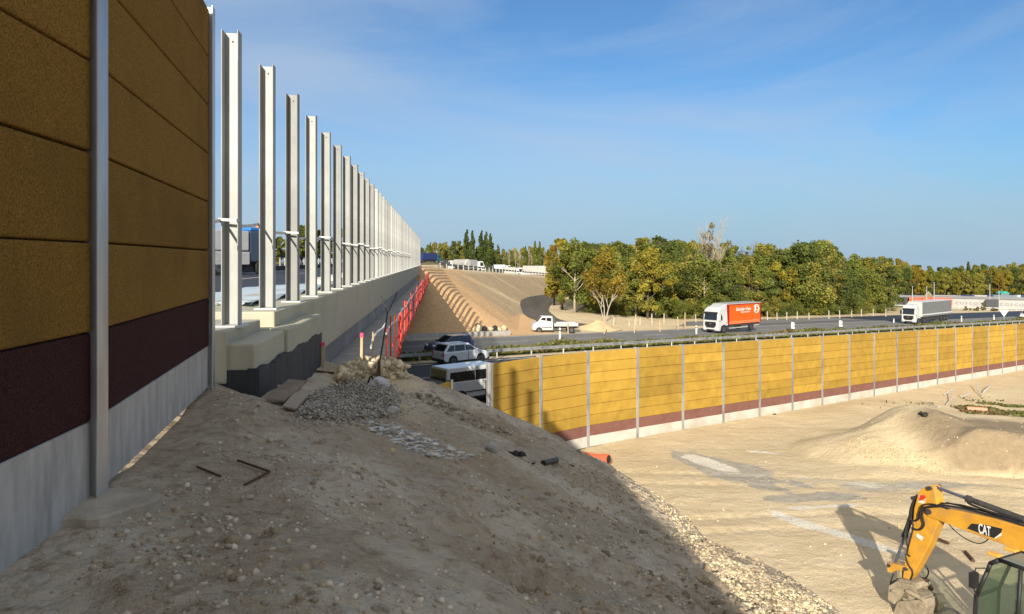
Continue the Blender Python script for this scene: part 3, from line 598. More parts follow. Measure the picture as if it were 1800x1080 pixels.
# strap and laths tied to the posts
sp = thing('tie_strap', 'pale webbing strap tied from post to post at chest height along the bridge', 'strap', (-3.61, 9.53, .5))
def PW(A, Y, Z): return Vector(BP(A, Y, Z))-Vector((-3.61, 9.53, .5))
mb = MB()
for k in range(-1, 30):
    Y0 = 9.53+2*k; Y1 = Y0+2; z0 = .50+.05*math.sin(k*1.7); z1 = .50+.05*math.sin((k+1)*1.7)
    A0, A1 = (-2.78, -2.78)
    pr = [PW(A0, Y0+(Y1-Y0)*j/6-.11, z0+(z1-z0)*j/6-.05*math.sin(math.pi*j/6)) for j in range(7)]
    for j in range(6): mb.bar(pr[j], pr[j+1], .012, .045)
mb.build('strap', M_PLASTW, sp)
for k in range(0, 30):
    if k in (1, 3, 5): continue
    mb = MB(); Y = 9.53+2*k; mb.bar(PW(-2.80, Y-.115, .515+.05*math.sin(k*1.7)), PW(-2.53, Y-.115, .50+.05*math.sin(k*1.7)), .012, .036); mb.build('lashing', M_PLASTW, sp)

# things lying on the deck edge
mb = MB(); vs = []
NX, NY = 10, 30
for i in range(NX+1):
    for j in range(NY+1):
        A = -3.05-3.2*i/NX; Y = 12.0+12*j/NY+.6*math.sin(i*.9)*(j == 0); vs.append(BP(A, Y, -.735-.02*i+.10*.07*math.sin(i*1.3+j*.4)+.05*math.sin(j*1.1)))
mb.add(vs, [(i*(NY+1)+j, i*(NY+1)+j+1, (i+1)*(NY+1)+j+1, (i+1)*(NY+1)+j) for i in range(NX) for j in range(NY)])
fo = mb.build('protective_sheet', M_FOIL, smooth=True); md = fo.modifiers.new('solid', 'SOLIDIFY'); md.thickness = .01
tag(fo, 'pale blue protective sheet spread on the bridge deck behind the nearest posts', 'sheet')
BL = [('between the second and third posts, left one', 493, 508, 17.2), ('just left of the third post', 498, 507, 17.6), ('right of the third post, standing highest', 525, 499, 17.8), ('beside the fourth post', 541, 497, 20), ('between the fifth and sixth posts', 587, 489, 25)]
for k, (lab, px, py, Y) in enumerate(BL):
    p = at(px, py, Y); t = MB(); t.box((-.075, -.075, 0), (.075, .075, .17)); t.box((-.05, -.05, .17), (.05, .05, .20))
    o = t.build('spacer_block', M_PLASTW, bevel=.012); o.location = (p.x, p.y, -.955); o.rotation_euler = (0, 0, k*.5)
    tag(o, 'small white block on the bridge deck '+lab, 'block', 'white blocks on the bridge deck')
for k, (px, Y, lab) in enumerate([(562, 23, 'right of the fifth post'), (585, 27, 'behind the sixth post'), (602, 31, 'behind the seventh post')]):
    p = at(px, 500, Y); mb = MB(); vs = []; n = 12
    for j in range(9):
        for i in range(n):
            a = 2*math.pi*i/n; th = math.pi*j/8; r = .26*math.sin(th)*(1+.2*math.sin(3*a+j+k)); vs.append((r*math.cos(a)*1.3, r*math.sin(a), .2-.2*math.cos(th)*(1+.15*math.sin(2*a))))
    mb.add(vs, [(j*n+i, j*n+(i+1) % n, (j+1)*n+(i+1) % n, (j+1)*n+i) for j in range(8) for i in range(n)]); o = mb.build('plastic_sack', M_PLASTW, smooth=True); o.location = (p.x, p.y, -.955)
    tag(o, 'crumpled white sack on the bridge deck '+lab, 'sack', 'white sacks on the bridge deck')

# parapet on the far side of the deck
pf = thing('parapet_railing', 'low barrier with white uprights and dark top rail across the bridge road', 'railing', BP(-14.5, 20, -.93))
o0 = Vector(BP(-14.5, 20, -.93))
def PR(A, Y, Z): return Vector(BP(A, Y, Z))-o0
def pbox(mb, A0, A1, Y0, Y1, Z0, Z1): mb.hexa([PR(A0, Y0, Z0), PR(A1, Y0, Z0), PR(A1, Y1, Z0), PR(A0, Y1, Z0), PR(A0, Y0, Z1), PR(A1, Y0, Z1), PR(A1, Y1, Z1), PR(A0, Y1, Z1)])
mb = MB(); pbox(mb, -14.8, -14.3, 20, 250, -.93, -.55); mb.build('kerb', M_CHASS, pf)
mb = MB(); pbox(mb, -14.6, -14.5, 20, 250, .24, .40); mb.build('top_rail', M_CHASS, pf)
for k in range(96):
    Y = 20+2.4*k+rr.uniform(-.3, .3); wd = rr.choice([.2, .35, .5]); mb = MB(); pbox(mb, -14.58, -14.5, Y, Y+wd, -.55, .24); mb.build('upright', M_CWHITE, pf)

# scaffold walkway with red fencing hung along the girder
wp = thing('work_platform', 'grey scaffold walkway hung along the side of the bridge', 'platform', BP(-2, 16, -2.6))
ow = Vector(BP(-2, 16, -2.6))
def wbox(mb, A0, A1, Y0, Y1, Z0, Z1): mb.hexa([Vector(q)-ow for q in (BP(A0, Y0, Z0), BP(A1, Y0, Z0), BP(A1, Y1, Z0), BP(A0, Y1, Z0), BP(A0, Y0, Z1), BP(A1, Y0, Z1), BP(A1, Y1, Z1), BP(A0, Y1, Z1))])
mb = MB()
for k in range(31): wbox(mb, -2.74, -1.16, 15.0+2.5*k, 17.47+2.5*k, -2.70, -2.60+rr.uniform(-.012, .012))
mb.build('decking', mat('plywood_grey', (.40, .385, .35), (.31, .30, .275), rough=.9, scale=1.6), wp)
for k in range(20):
    mb = MB(); wbox(mb, -2.74, -1.2, 17+4*k, 17.12+4*k, -2.9, -2.705); mb.build('bracket', M_CHASS, wp)
rf = thing('safety_fence', 'row of red fence boards and posts along the outer edge of the bridge walkway', 'fence', BP(-1.12, 16.5, -2.6))
orf = Vector(BP(-1.12, 16.5, -2.6))
def RF(A, Y, Z): return Vector(BP(A, Y, Z))-orf
Y = 16.4; k = 0
while Y < 92 and k < 62:
    mb = MB(); lean = rr.uniform(-.12, .12); A = -1.12+rr.uniform(-.05, .05); top = -1.50+rr.uniform(-.10, .16)
    if k in (1, 2, 9, 10): top += .12
    mb.bar(RF(A, Y, -2.72), RF(A, Y+lean, top), .085, .03, up=(1, .1, 0)); mb.build('post', M_RED if k not in (2, 3, 9) else mat('bright_orange', (.9, .16, .05), rough=.6), rf)
    Y += 1.0+rr.uniform(-.35, .5)+.4*(k > 12); k += 1
mb = MB(); pts_ = [RF(-1.14, 16.2+1.9*j, -1.62+.05*math.sin(j*2.1)) for j in range(41)]; mb.tube(pts_, .028, 6); mb.build('handrail', M_PLASTW, rf)
for zz in (-2.05, -2.5):
    mb = MB()
    for j in range(30): mb.bar(RF(-1.10, 18+2.5*j+.02, zz+rr.uniform(-.12, .12)), RF(-1.10, 20.5+2.5*j, zz+rr.uniform(-.12, .12)), .02, .07 if zz > -2.3 else .12)
    mb.build('rail', M_RED, rf)
mb = MB(); tp = [at(652, 612, 14.7), at(653, 604, 14.9), at(657, 592, 15.2), at(664, 583, 15.5), at(672, 578, 15.9), at(679, 567, 16.2)]
mb.tube([p+Vector((0, 0, 0)) for p in tp], .022, 6); tag(mb.build('barrier_rope', M_PLASTW), 'pale rope sagging from the red fence down to a wooden stake', 'rope')
for (px, y0, y1, Y, lab, pk) in [(568, 603, 652, 13.6, 'short wooden stake with pink top close to the black coated wall', 1), (636, 587, 646, 14.4, 'taller wooden stake with pink top before the bridge walkway', 1), (656, 583, 648, 15.0, 'thin wooden stake below the sagging rope', 0)]:
    a, b = at(px-1, y1+6, Y), at(px, y0, Y); t = thing('wooden_stake', lab, 'stake', a, group='wooden stakes at the bridge end')
    mb = MB(); mb.bar((0, 0, 0), (b-a), .05 if pk else .03, .035, up=(0, 1, 0)); mb.build('shaft', M_WOOD, t)
    if pk: mb = MB(); mb.bar((b-a)*.90, (b-a)*1.02, .062, .045, up=(0, 1, 0)); mb.build('painted_tip', M_PINK, t)
a, b = at(662, 664, 14.2), at(681, 552, 15.2); mb = MB(); mb.tube([(0, 0, 0), (b-a)*.5+Vector((.012, 0, 0)), (b-a)], .018, 6)
for q in ((-.18, .35), (.16, .42)): mb.tube([(b-a), (b-a)+Vector((q[0], .3, q[1]))], .012, 5)
o = mb.build('forked_rod', M_CHASS); o.location = a; tag(o, 'dark forked rod leaning beside the red fence', 'rod')
a = at(667, 668, 13.7); b = at(666, 634, 13.7); mb = MB(); mb.bar((0, 0, 0), b-a, .045, .04, up=(0, 1, 0)); o = mb.build('rusty_bar', M_RUST); o.location = a; tag(o, 'short rusty upright bar above the white bag', 'bar')

# ------------------------------------------------------------------ highway
def strip(mb, t0, t1, s0, s1, dz, st=10, m=0):
    n_ = max(1, int((s1-s0)/st)); vs = []
    for i in range(n_+1):
        s = s0+(s1-s0)*i/n_; z = float(roadz(s))+dz
        vs += [(*XY(s, t0), z), (*XY(s, t1), z)]
    mb.add(vs, [(2*i, 2*i+1, 2*i+3, 2*i+2) for i in range(n_)], m)
def road(name, t0, t1, s0, s1, m, dz=.03):
    mb = MB(); strip(mb, t0, t1, s0, s1, dz); return tag(mb.build(name, m, fix=False), kind='structure')
road('highway_road', 31.2, 51.2, -90, 340, M_ASPH)
road('far_road', 57.4, 69.0, -90, 420, M_ASPHW)
road('second_road', 73.0, 80.5, 66, 420, M_ASPHW, .034)
road('widened_road', 69.004, 72.996, 97, 420, mat('asphalt_patch', (.135, .132, .125), (.10, .10, .10), rough=.9, scale=.3), .038)
road('dark_lane_road', 66.0, 79.0, 150, 420, M_ASPHN, .046)
mb = MB(); strip(mb, 50.2, 50.42, -90, 340, .036); strip(mb, 32.0, 32.2, -90, 340, .036)
for s in range(-84, 340, 12): strip(mb, 43.9, 44.05, s, s+5, .036, 5); strip(mb, 37.6, 37.75, s+3, s+8, .036, 5)
strip(mb, 58.1, 58.3, -90, 400, .036); strip(mb, 68.2, 68.4, -90, 400, .036)
for s in range(-84, 400, 12): strip(mb, 63.1, 63.25, s, s+5, .036, 5)
tag(mb.build('lane_marking', M_WHITE, fix=False), kind='structure')
# sand track climbing round the foot of the embankment
trk = [(1010, 516), (985, 522), (962, 529), (945, 538), (940, 548), (952, 558), (975, 566), (1010, 573), (1060, 577)]
C_ = [ground_at(x, y, 60) for x, y in trk]; mb = MB(); vs = []; NN = 48; CC = []
for i in range(NN+1):
    f = i/NN*(len(C_)-1); j = min(int(f), len(C_)-2); u = f-j; p0, p1, p2, p3 = C_[max(j-1, 0)], C_[j], C_[j+1], C_[min(j+2, len(C_)-1)]
    CC.append(.5*((2*p1)+(-p0+p2)*u+(2*p0-5*p1+4*p2-p3)*u*u+(-p0+3*p1-3*p2+p3)*u**3))
for i, c in enumerate(CC):
    d = (CC[min(i+1, NN)]-CC[max(i-1, 0)]).normalized(); nn = Vector((-d.y, d.x, 0)).normalized(); wd = .7+1.6*float(sm(0, .5, i/NN))
    for j in range(7): q = c+nn*wd*(j/3-1); vs.append((q.x, q.y, gz(q.x, q.y)+.06+.03*(1-abs(j/3-1))))
mb.add(vs, [(7*i+j, 7*i+j+1, 7*i+j+8, 7*i+j+7) for i in range(NN) for j in range(6)]); tag(mb.build('dirt_track', M_TRACK, smooth=True, fix=False), kind='structure')
# guard rail on the median
def gpt(s, t, dz=0): return Vector((*XY(s, t), float(roadz(s))+dz))
og = gpt(30, 52); gr_ = thing('guard_rail', 'long galvanised guard rail on the highway median behind the yellow barrier', 'guard rail', og)
mb = MB()
for s in range(-40, 230, 2):
    for (z0, z1) in ((.50, .62), (.66, .78)): mb.bar(gpt(s, 51.93, (z0+z1)/2)-og, gpt(s+2, 51.93, (z0+z1)/2)-og, .05, .11)
    mb.bar(gpt(s, 51.96, .64)-og, gpt(s+2, 51.96, .64)-og, .03, .1)
mb.build('rail', M_GALV, gr_)
for s in range(-40, 232, 4): mb = MB(); mb.bar(gpt(s, 52.05, 0)-og, gpt(s, 52.05, .72)-og, .1, .12, up=(1, 0, 0)); mb.build('post', M_GALV, gr_)
# grass and low shrubs of the median
def leaf_field(name, n, fn, size, m, label=None, parent=None, up=.5):
    P = np.array([fn() for _ in range(n)]); sz = rng.uniform(.55, 1.3, n)*size
    th = rng.uniform(0, 2*np.pi, n); a = np.stack([np.cos(th), np.sin(th), rng.normal(0, .25, n)], -1); b = rng.normal(0, .6, (n, 3)); b[:, 2] = np.abs(b[:, 2])+up
    a /= np.linalg.norm(a, axis=1)[:, None]; b /= np.linalg.norm(b, axis=1)[:, None]; a *= sz[:, None]*.5; b *= sz[:, None]*.6
    V = np.stack([P-a-b, P+a*.8-b*.8, P+a+b, P-a*.7+b*.9], 1).reshape(-1, 3)
    return mesh_quads(name, V, m, rng.uniform(.55, 1.35, n), parent)
def mesh_quads(name, V, m, tint, parent=None, smooth=False):
    n = len(V)//4; me = bpy.data.meshes.new(name); me.vertices.add(len(V)); me.vertices.foreach_set('co', V.astype(np.float32).ravel())
    me.loops.add(4*n); me.loops.foreach_set('vertex_index', np.arange(4*n, dtype=np.int32)); me.polygons.add(n)
    me.polygons.foreach_set('loop_start', np.arange(0, 4*n, 4, dtype=np.int32)); me.polygons.foreach_set('loop_total', np.full(n, 4, dtype=np.int32))
    ca = me.attributes.new('tint', 'FLOAT_COLOR', 'CORNER'); a = np.ones((4*n, 4), np.float32); a[:, :3] = np.repeat(tint, 4)[:, None]; ca.data.foreach_set('color', a.ravel())
    me.update(); me.materials.append(m); o = bpy.data.objects.new(name, me); COL.objects.link(o)
    if parent: o.parent = parent
    return o
def med():
    s = rr.uniform(28, 240)**1; t = rr.uniform(52.9, 57.0); h = .50+.28*math.sin(s*.21)*math.sin(s*.07+1)+.15*math.sin(s*.9); h *= max(0, 1-((t-55)/2.3)**2)
    return (*XY(s, t), float(roadz(s))+rr.uniform(0, max(.12, h)))
tag(leaf_field('median_grass', 26000, med, .30, M_GRASS), kind='stuff')

# ------------------------------------------------------------------ trees
def lobes_crown(seed, H, rx, z0, z1, nl, leaves, size, kind='round'):
    g = np.random.default_rng(seed); cl = []
    for i in range(nl):
        if kind == 'round':
            a = g.uniform(0, 2*np.pi); zz = g.uniform(0, 1)**.9; prof = math.sin(math.pi*min(1, .18+.82*zz))**.6 if zz < .93 else .3
            r = rx*prof*g.uniform(.2, 1.0); c = np.array([r*math.cos(a), r*math.sin(a), z0+(z1-z0)*zz]); lr = rx*g.uniform(.14, .34)
        elif kind == 'column':
            a = g.uniform(0, 2*np.pi); zz = (i+.5)/nl; prof = min(1, .55+zz*2)*min(1, (1.04-zz)*2.6); r = rx*prof*g.uniform(.1, .7); c = np.array([r*math.cos(a), r*math.sin(a), z0+(z1-z0)*zz]); lr = rx*prof*g.uniform(.5, .75)
        nn = int(leaves/nl); d = g.normal(0, 1, (nn, 3)); d /= np.linalg.norm(d, axis=1)[:, None]; rad = lr*g.uniform(.35, 1.08, nn)[:, None]
        if kind == 'column': d[:, 2] *= 1.9
        P = c+d*rad*np.array([1, 1, g.uniform(.7, 1.35)]); k = g.uniform(.70, 1.25); cl.append((P, np.full(nn, k)*g.uniform(.75, 1.25, nn), d))
    P = np.concatenate([c[0] for c in cl]); T = np.concatenate([c[1] for c in cl]); D = np.concatenate([c[2] for c in cl]); n = len(P)
    sz = size*g.uniform(.55, 1.25, n)
    nrm = D*.7+g.normal(0, .6, (n, 3)); nrm /= np.linalg.norm(nrm, axis=1)[:, None]; h = g.normal(0, 1, (n, 3)); a = np.cross(nrm, h); a /= np.linalg.norm(a, axis=1)[:, None]; b = np.cross(nrm, a)
    a *= sz[:, None]*.5; b *= sz[:, None]*.5
    V = np.stack([P-a-b*.3, P+a*.2-b, P+a+b*.4, P-a*.3+b], 1).reshape(-1, 3); return V, T
def limbs(mb, g, p, d, L, r, depth, tw=.5, up=.25):
    n = 4; pts = [p]; q = Vector(p); dd = Vector(d)
    for i in range(n): dd = (dd+Vector((g.normal(0, .12), g.normal(0, .12), up*.18))).normalized(); q = q+dd*L/n; pts.append(q.copy())
    mb.tube(pts, [r*.8*(1-.5*i/n) for i in range(n+1)], 5 if r < .12 else 7, cap=False)
    if depth:
        for k in range(3):
            a = g.uniform(0, 2*math.pi); f = g.uniform(.45, 1); base = pts[int(f*n)]
            nd = (dd+tw*Vector((math.cos(a), math.sin(a), g.uniform(-.1, .5)))).normalized(); limbs(mb, g, base, nd, L*g.uniform(.55, .75), r*.55, depth-1, tw, up)
def tree_proto(seed, kind, H=12.0):
    g = np.random.default_rng(seed); mb = MB()
    if kind == 'round':
        mb.tube([(0, 0, -.4), (.1, 0, .25*H), (.05, .1, .55*H), (0, .1, .8*H)], [.24, .17, .11, .04], 8)
        for k in range(7):
            a = g.uniform(0, 6.28); z = H*g.uniform(.22, .55); limbs(mb, g, (.05, .03, z), (math.cos(a), math.sin(a), .9), H*.25, .08, 1)
        V, T = lobes_crown(seed, H, H*g.uniform(.21, .33), H*.14, H*.95, 40, 7000, .36)
    elif kind == 'bush':
        for k in range(6): a = g.uniform(0, 6.28); limbs(mb, g, (0, 0, -.2), (math.cos(a)*.5, math.sin(a)*.5, 1), H*.3, .06, 1)
        V, T = lobes_crown(seed, H, H*.55, H*.06, H*.88, 30, 5200, .36)
    elif kind == 'poplar':
        mb.tube([(0, 0, -.4), (0, 0, .3*H), (0, 0, .9*H)], [.25, .2, .05], 8); V, T = lobes_crown(seed, H, H*.085, H*.07, H*.98, 16, 3600, .40, 'column')
    elif kind == 'bare':
        mb.tube([(0, 0, -.4), (.2, 0, .3*H), (.0, .1, .6*H)], [.3, .22, .12], 8, cap=False)
        for k in range(10):
            a = g.uniform(0, 6.28); z = H*g.uniform(.3, .6); limbs(mb, g, (.1, .05, z), (math.cos(a)*.45, math.sin(a)*.45, 1), H*.26, .085, 3, .45, .35)
        V, T = lobes_crown(seed, H, H*.24, H*.35, H*.95, 14, 700, .30)
    elif kind == 'forked':
        for k, (a, z) in enumerate([(0, 0), (.9, 0), (2.6, 0)]): limbs(mb, g, (0, 0, -.3), (math.cos(a+.4)*.28, math.sin(a)*.2, 1), H*.45, .20-.03*k, 2, .6)
        V, T = lobes_crown(seed, H, H*.34, H*.34, H*.95, 34, 5600, .36)
    return mb, V, T
PROTO = {}
def proto(key, seed, kind):
    mb, V, T = tree_proto(seed, kind); PROTO.setdefault(kind, []).append((mb, V, T)); 
for i in range(6): proto('r', 100+i, 'round')
for i in range(3): proto('b', 200+i, 'bush')
for i in range(3): proto('p', 300+i, 'poplar')
for i in range(2): proto('d', 400+i, 'bare')
for i in range(2): proto('f', 500+i, 'forked')
PM = {}
def place_tree(kind, variant, leaf, pale, x, y, H, rot, label, group, wide=1.0, name='tree'):
    key = (kind, variant, pale); mb, V, T = PROTO[kind][variant]; t = thing(name, label, 'tree', (x, y, gz(x, y)-.1), rot, group)
    if key not in PM:
        a = mb.build('trunk', M_BARKP if pale else M_BARK, t, smooth=True, fix=False); a.material_slots[0].link = 'OBJECT'; a.material_slots[0].material = M_BARKP if pale else M_BARK
        b = mesh_quads('crown', V, M_LEAF[leaf], T, t); b.material_slots[0].link = 'OBJECT'; b.material_slots[0].material = M_LEAF[leaf]; PM[key] = (a, b)
    else:
        a = PM[key][0].copy(); b = PM[key][1].copy()
        for o in (a, b): COL.objects.link(o); o.parent = t
        b.material_slots[0].link = 'OBJECT'; b.material_slots[0].material = M_LEAF[leaf]
    k = H/12.0; t.scale = (k*wide, k*wide, k); return t
TX = [740, 780, 960, 985, 1010, 1040, 1075, 1110, 1150, 1200, 1260, 1300, 1350, 1400, 1440, 1480, 1520, 1560, 1600, 1650, 1700, 1750, 1800, 1840]
TY = [433, 428, 430, 421, 425, 433, 429, 432, 425, 424, 433, 437, 438, 437, 429, 453, 455, 456, 467, 472, 470, 471, 463, 461]
tr = random.Random(5)
COLW = {'green': 'green', 'dark': 'dark green', 'olive': 'olive', 'yellow': 'yellow green', 'orange': 'orange yellow', 'grey': 'grey brown'}
def tree_px(px, t, kf, kind, leaf, label, group, pale=0, wide=1.0, Y=None, var=None, ytop=None):
    u = (px-900)/FP; Y = Y or t/(.78-.625*u); x = u*Y; g0 = gz(x, Y)
    yt = ytop if ytop is not None else np.interp(px, TX, TY); H = max(3.0, ((457-yt)/FP*Y-g0)*kf/.95)
    return place_tree(kind, tr.randrange(len(PROTO[kind])) if var is None else var, leaf, pale, x, Y, H, tr.uniform(0, 6.28), label, group, wide)
# trees with a look of their own
tree_px(988, 0, 1, 'round', 'yellow', 'tall yellow green tree at the left end of the wood by the dirt track', 'roadside trees', Y=124, var=0, wide=1.0)
tree_px(1010, 0, 1, 'round', 'green', 'tall green tree with pale trunks just right of the first yellow green tree', 'roadside trees', 1, Y=119, var=2, wide=.95)
tree_px(974, 0, .92, 'round', 'orange', 'narrow orange tinted tree overhanging the end of the embankment', 'roadside trees', Y=132, var=3, wide=.8)
tree_px(1063, 0, 1, 'forked', 'orange', 'orange yellow tree with pale forked trunk standing before the wood', 'roadside trees', 1, Y=112, var=0, wide=.88, ytop=447)
tree_px(1252, 0, 1, 'bare', 'grey', 'tallest half bare tree with grey branches rising above the wood', 'roadside trees', 1, Y=146, var=0, ytop=391, wide=.8)
tree_px(1242, 0, 1, 'bare', 'olive', 'thin half bare tree close beside the tallest bare tree', 'roadside trees', 1, Y=150, var=1, ytop=402, wide=.7)
tree_px(1138, 0, 1, 'round', 'yellow', 'bright yellow green tree in the front of the wood left of the tall bare tree', 'roadside trees', Y=126, var=4, ytop=441)
tree_px(1412, 0, 1, 'forked', 'dark', 'dark tree with white leaning trunks near the middle of the roadside wood', 'roadside trees', 1, Y=166, var=1, ytop=433)
tree_px(1440, 0, 1, 'round', 'green', 'dense high green tree just right of the white trunked tree', 'roadside trees', Y=176, var=1, ytop=428)
tree_px(1703, 0, 1, 'poplar', 'dark', 'single dark pointed poplar above the tree line at the right', 'distant trees', Y=372, var=0, ytop=462, wide=1.2)
GRP = {88: 'trees in the front of the wood'}
SP = ['green', 'green', 'olive', 'dark', 'green', 'yellow', 'olive', 'dark', 'green', 'olive']
def sweep(t, p0, p1, step, kf0, kf1, kinds, group, lab, cols=SP, pale=.3, wide=(.9, 1.25)):
    px = p0
    while px < p1:
        c = tr.choice(cols); tree_px(px, t+tr.uniform(-2, 3), tr.uniform(kf0, kf1), tr.choice(kinds), c, lab.replace('*', COLW[c]), group, int(tr.random() < pale), tr.uniform(*wide)); px += step*tr.uniform(.75, 1.3)
sweep(88, 1085, 1545, 17, .62, .85, ['round', 'round', 'bush'], 'trees in the front of the wood', '* tree in the front row of the roadside wood')
sweep(96, 1030, 1570, 15, .82, .97, ['round'], 'trees in the depth of the wood', '* tree deeper in the roadside wood')
sweep(108, 1030, 1570, 17, .95, 1.05, ['round', 'round', 'round', 'bare'], 'trees at the back of the wood', '* treetop at the back of the roadside wood')
sweep(87, 1040, 1560, 12, .22, .36, ['bush'], 'undergrowth bushes of the wood', '* bush in the undergrowth at the wood edge', cols=['dark', 'green', 'olive', 'green'])
sweep(122, 1000, 1100, 16, .9, 1.02, ['round'], 'trees at the back of the wood', '* treetop at the back of the roadside wood')
px = 1530
while px < 1835:
    for Y, kf in ((345, .82), (360, .93), (378, 1.02)):
        c = tr.choice(['green', 'olive', 'orange', 'green', 'dark', 'yellow', 'olive']); tree_px(px+tr.uniform(-6, 6), 0, kf*tr.uniform(.93, 1.05), 'round', c, COLW[c]+' tree in the wood behind the freight yard', 'trees behind the freight yard', 0, tr.uniform(.8, 1.1), Y=Y)
    px += 15
for px in (1545, 1560, 1538): tree_px(px, 0, 1, 'round', tr.choice(['green', 'olive']), 'young tree at the left end of the freight yard', 'young trees at the freight yard', 0, 1.0, Y=225+tr.uniform(-8, 8), ytop=476+tr.uniform(-4, 10))
# beyond the ramp and beyond the bridge
px = 742
while px < 968:
    for Y in (318, 345):
        c = tr.choice(['green', 'dark', 'olive', 'green']); yt = np.interp(px, [740, 770, 815, 880, 900, 960], [436, 427, 425, 441, 436, 437])
        tree_px(px+tr.uniform(-3, 3), 0, tr.uniform(.88, 1.03), 'round', c, COLW[c]+' tree in the belt behind the ramp road', 'trees behind the ramp road', 0, tr.uniform(.7, .95), Y=Y+tr.uniform(-8, 8), ytop=yt)
    px += 11
for px, yt, lab, lf in [(821, 405, 'first poplar of the tall pair behind the ramp', 'poplar'), (831, 407, 'second poplar of the tall pair behind the ramp', 'poplar'), (847, 407, 'left poplar of the three dark ones behind the ramp', 'poplar'), (855, 409, 'middle poplar of the three dark ones behind the ramp', 'poplar'), (862, 412, 'right poplar of the three dark ones behind the ramp', 'poplar'), (875, 431, 'short dark poplar ending the row behind the ramp', 'dark'), (941, 425, 'lone pale poplar between ramp and wood', 'green'), (948, 426, 'slim poplar touching the lone pale poplar', 'green'), (924, 434, 'small poplar left of the lone pale poplar', 'green'), (757, 427, 'small pointed tree near the bridge end', 'green')]:
    tree_px(px, 0, 1, 'poplar', lf, lab, 'poplars behind the ramp', 0, 1.08, Y=296, ytop=yt)
for px in (895, 906, 914, 930, 935, 955): tree_px(px, 0, 1, 'bare', 'olive', 'thin half bare tree between the poplars and the wood', 'thin bare trees behind the ramp', 1, .5, Y=300, ytop=437+tr.uniform(-6, 6))
for px, yt, Y, c in [(478, 424, 150, 'yellow'), (492, 417, 155, 'green'), (505, 421, 160, 'olive'), (530, 398, 170, 'dark'), (545, 396, 168, 'green'), (560, 406, 172, 'olive'), (578, 418, 175, 'green'), (598, 404, 180, 'dark'), (618, 420, 190, 'green'), (640, 424, 200, 'green'), (665, 428, 210, 'dark'), (690, 432, 220, 'green'), (715, 434, 240, 'dark'), (392, 425, 150, 'green'), (440, 428, 150, 'green')]:
    tree_px(px, 0, 1, 'round', c, COLW[c]+' tree across the bridge road, seen between the steel posts', 'trees across the bridge road', 0, 1.1, Y=Y, ytop=yt)

# ------------------------------------------------------------------ vehicles
def wheel(parent, x, y, r, wd, side):
    mb = MB(); mb.tube([(x, y-wd/2, r), (x, y+wd/2, r)], r, 20); w_ = mb.build('wheel', M_TYRE, parent, bevel=.02, seg=1)
    mb = MB(); ys_ = y+side*(wd/2+.004); mb.tube([(x, ys_-side*.03, r), (x, ys_, r)], r*.62, 16); mb.build('rim', M_RIM, w_)
    mb = MB(); mb.tube([(x, ys_, r), (x, ys_+side*.012, r)], r*.2, 10); mb.build('hub', M_CHASS, w_)
def rect(x0, x1, z0, z1): return [(x0, z0), (x1, z0), (x1, z1), (x0, z1)]
def side_plate(name, parent, poly, fy, m, both=True, th=.012):
    for sgn in ((1, -1) if both else (1,)):
        mb = MB(); mb.prism(poly, lambda p: (p[0], sgn*(fy(p[1])+th), p[1]), lambda p: (p[0], sgn*(fy(p[1])-.02), p[1])); mb.build(name, m, parent)
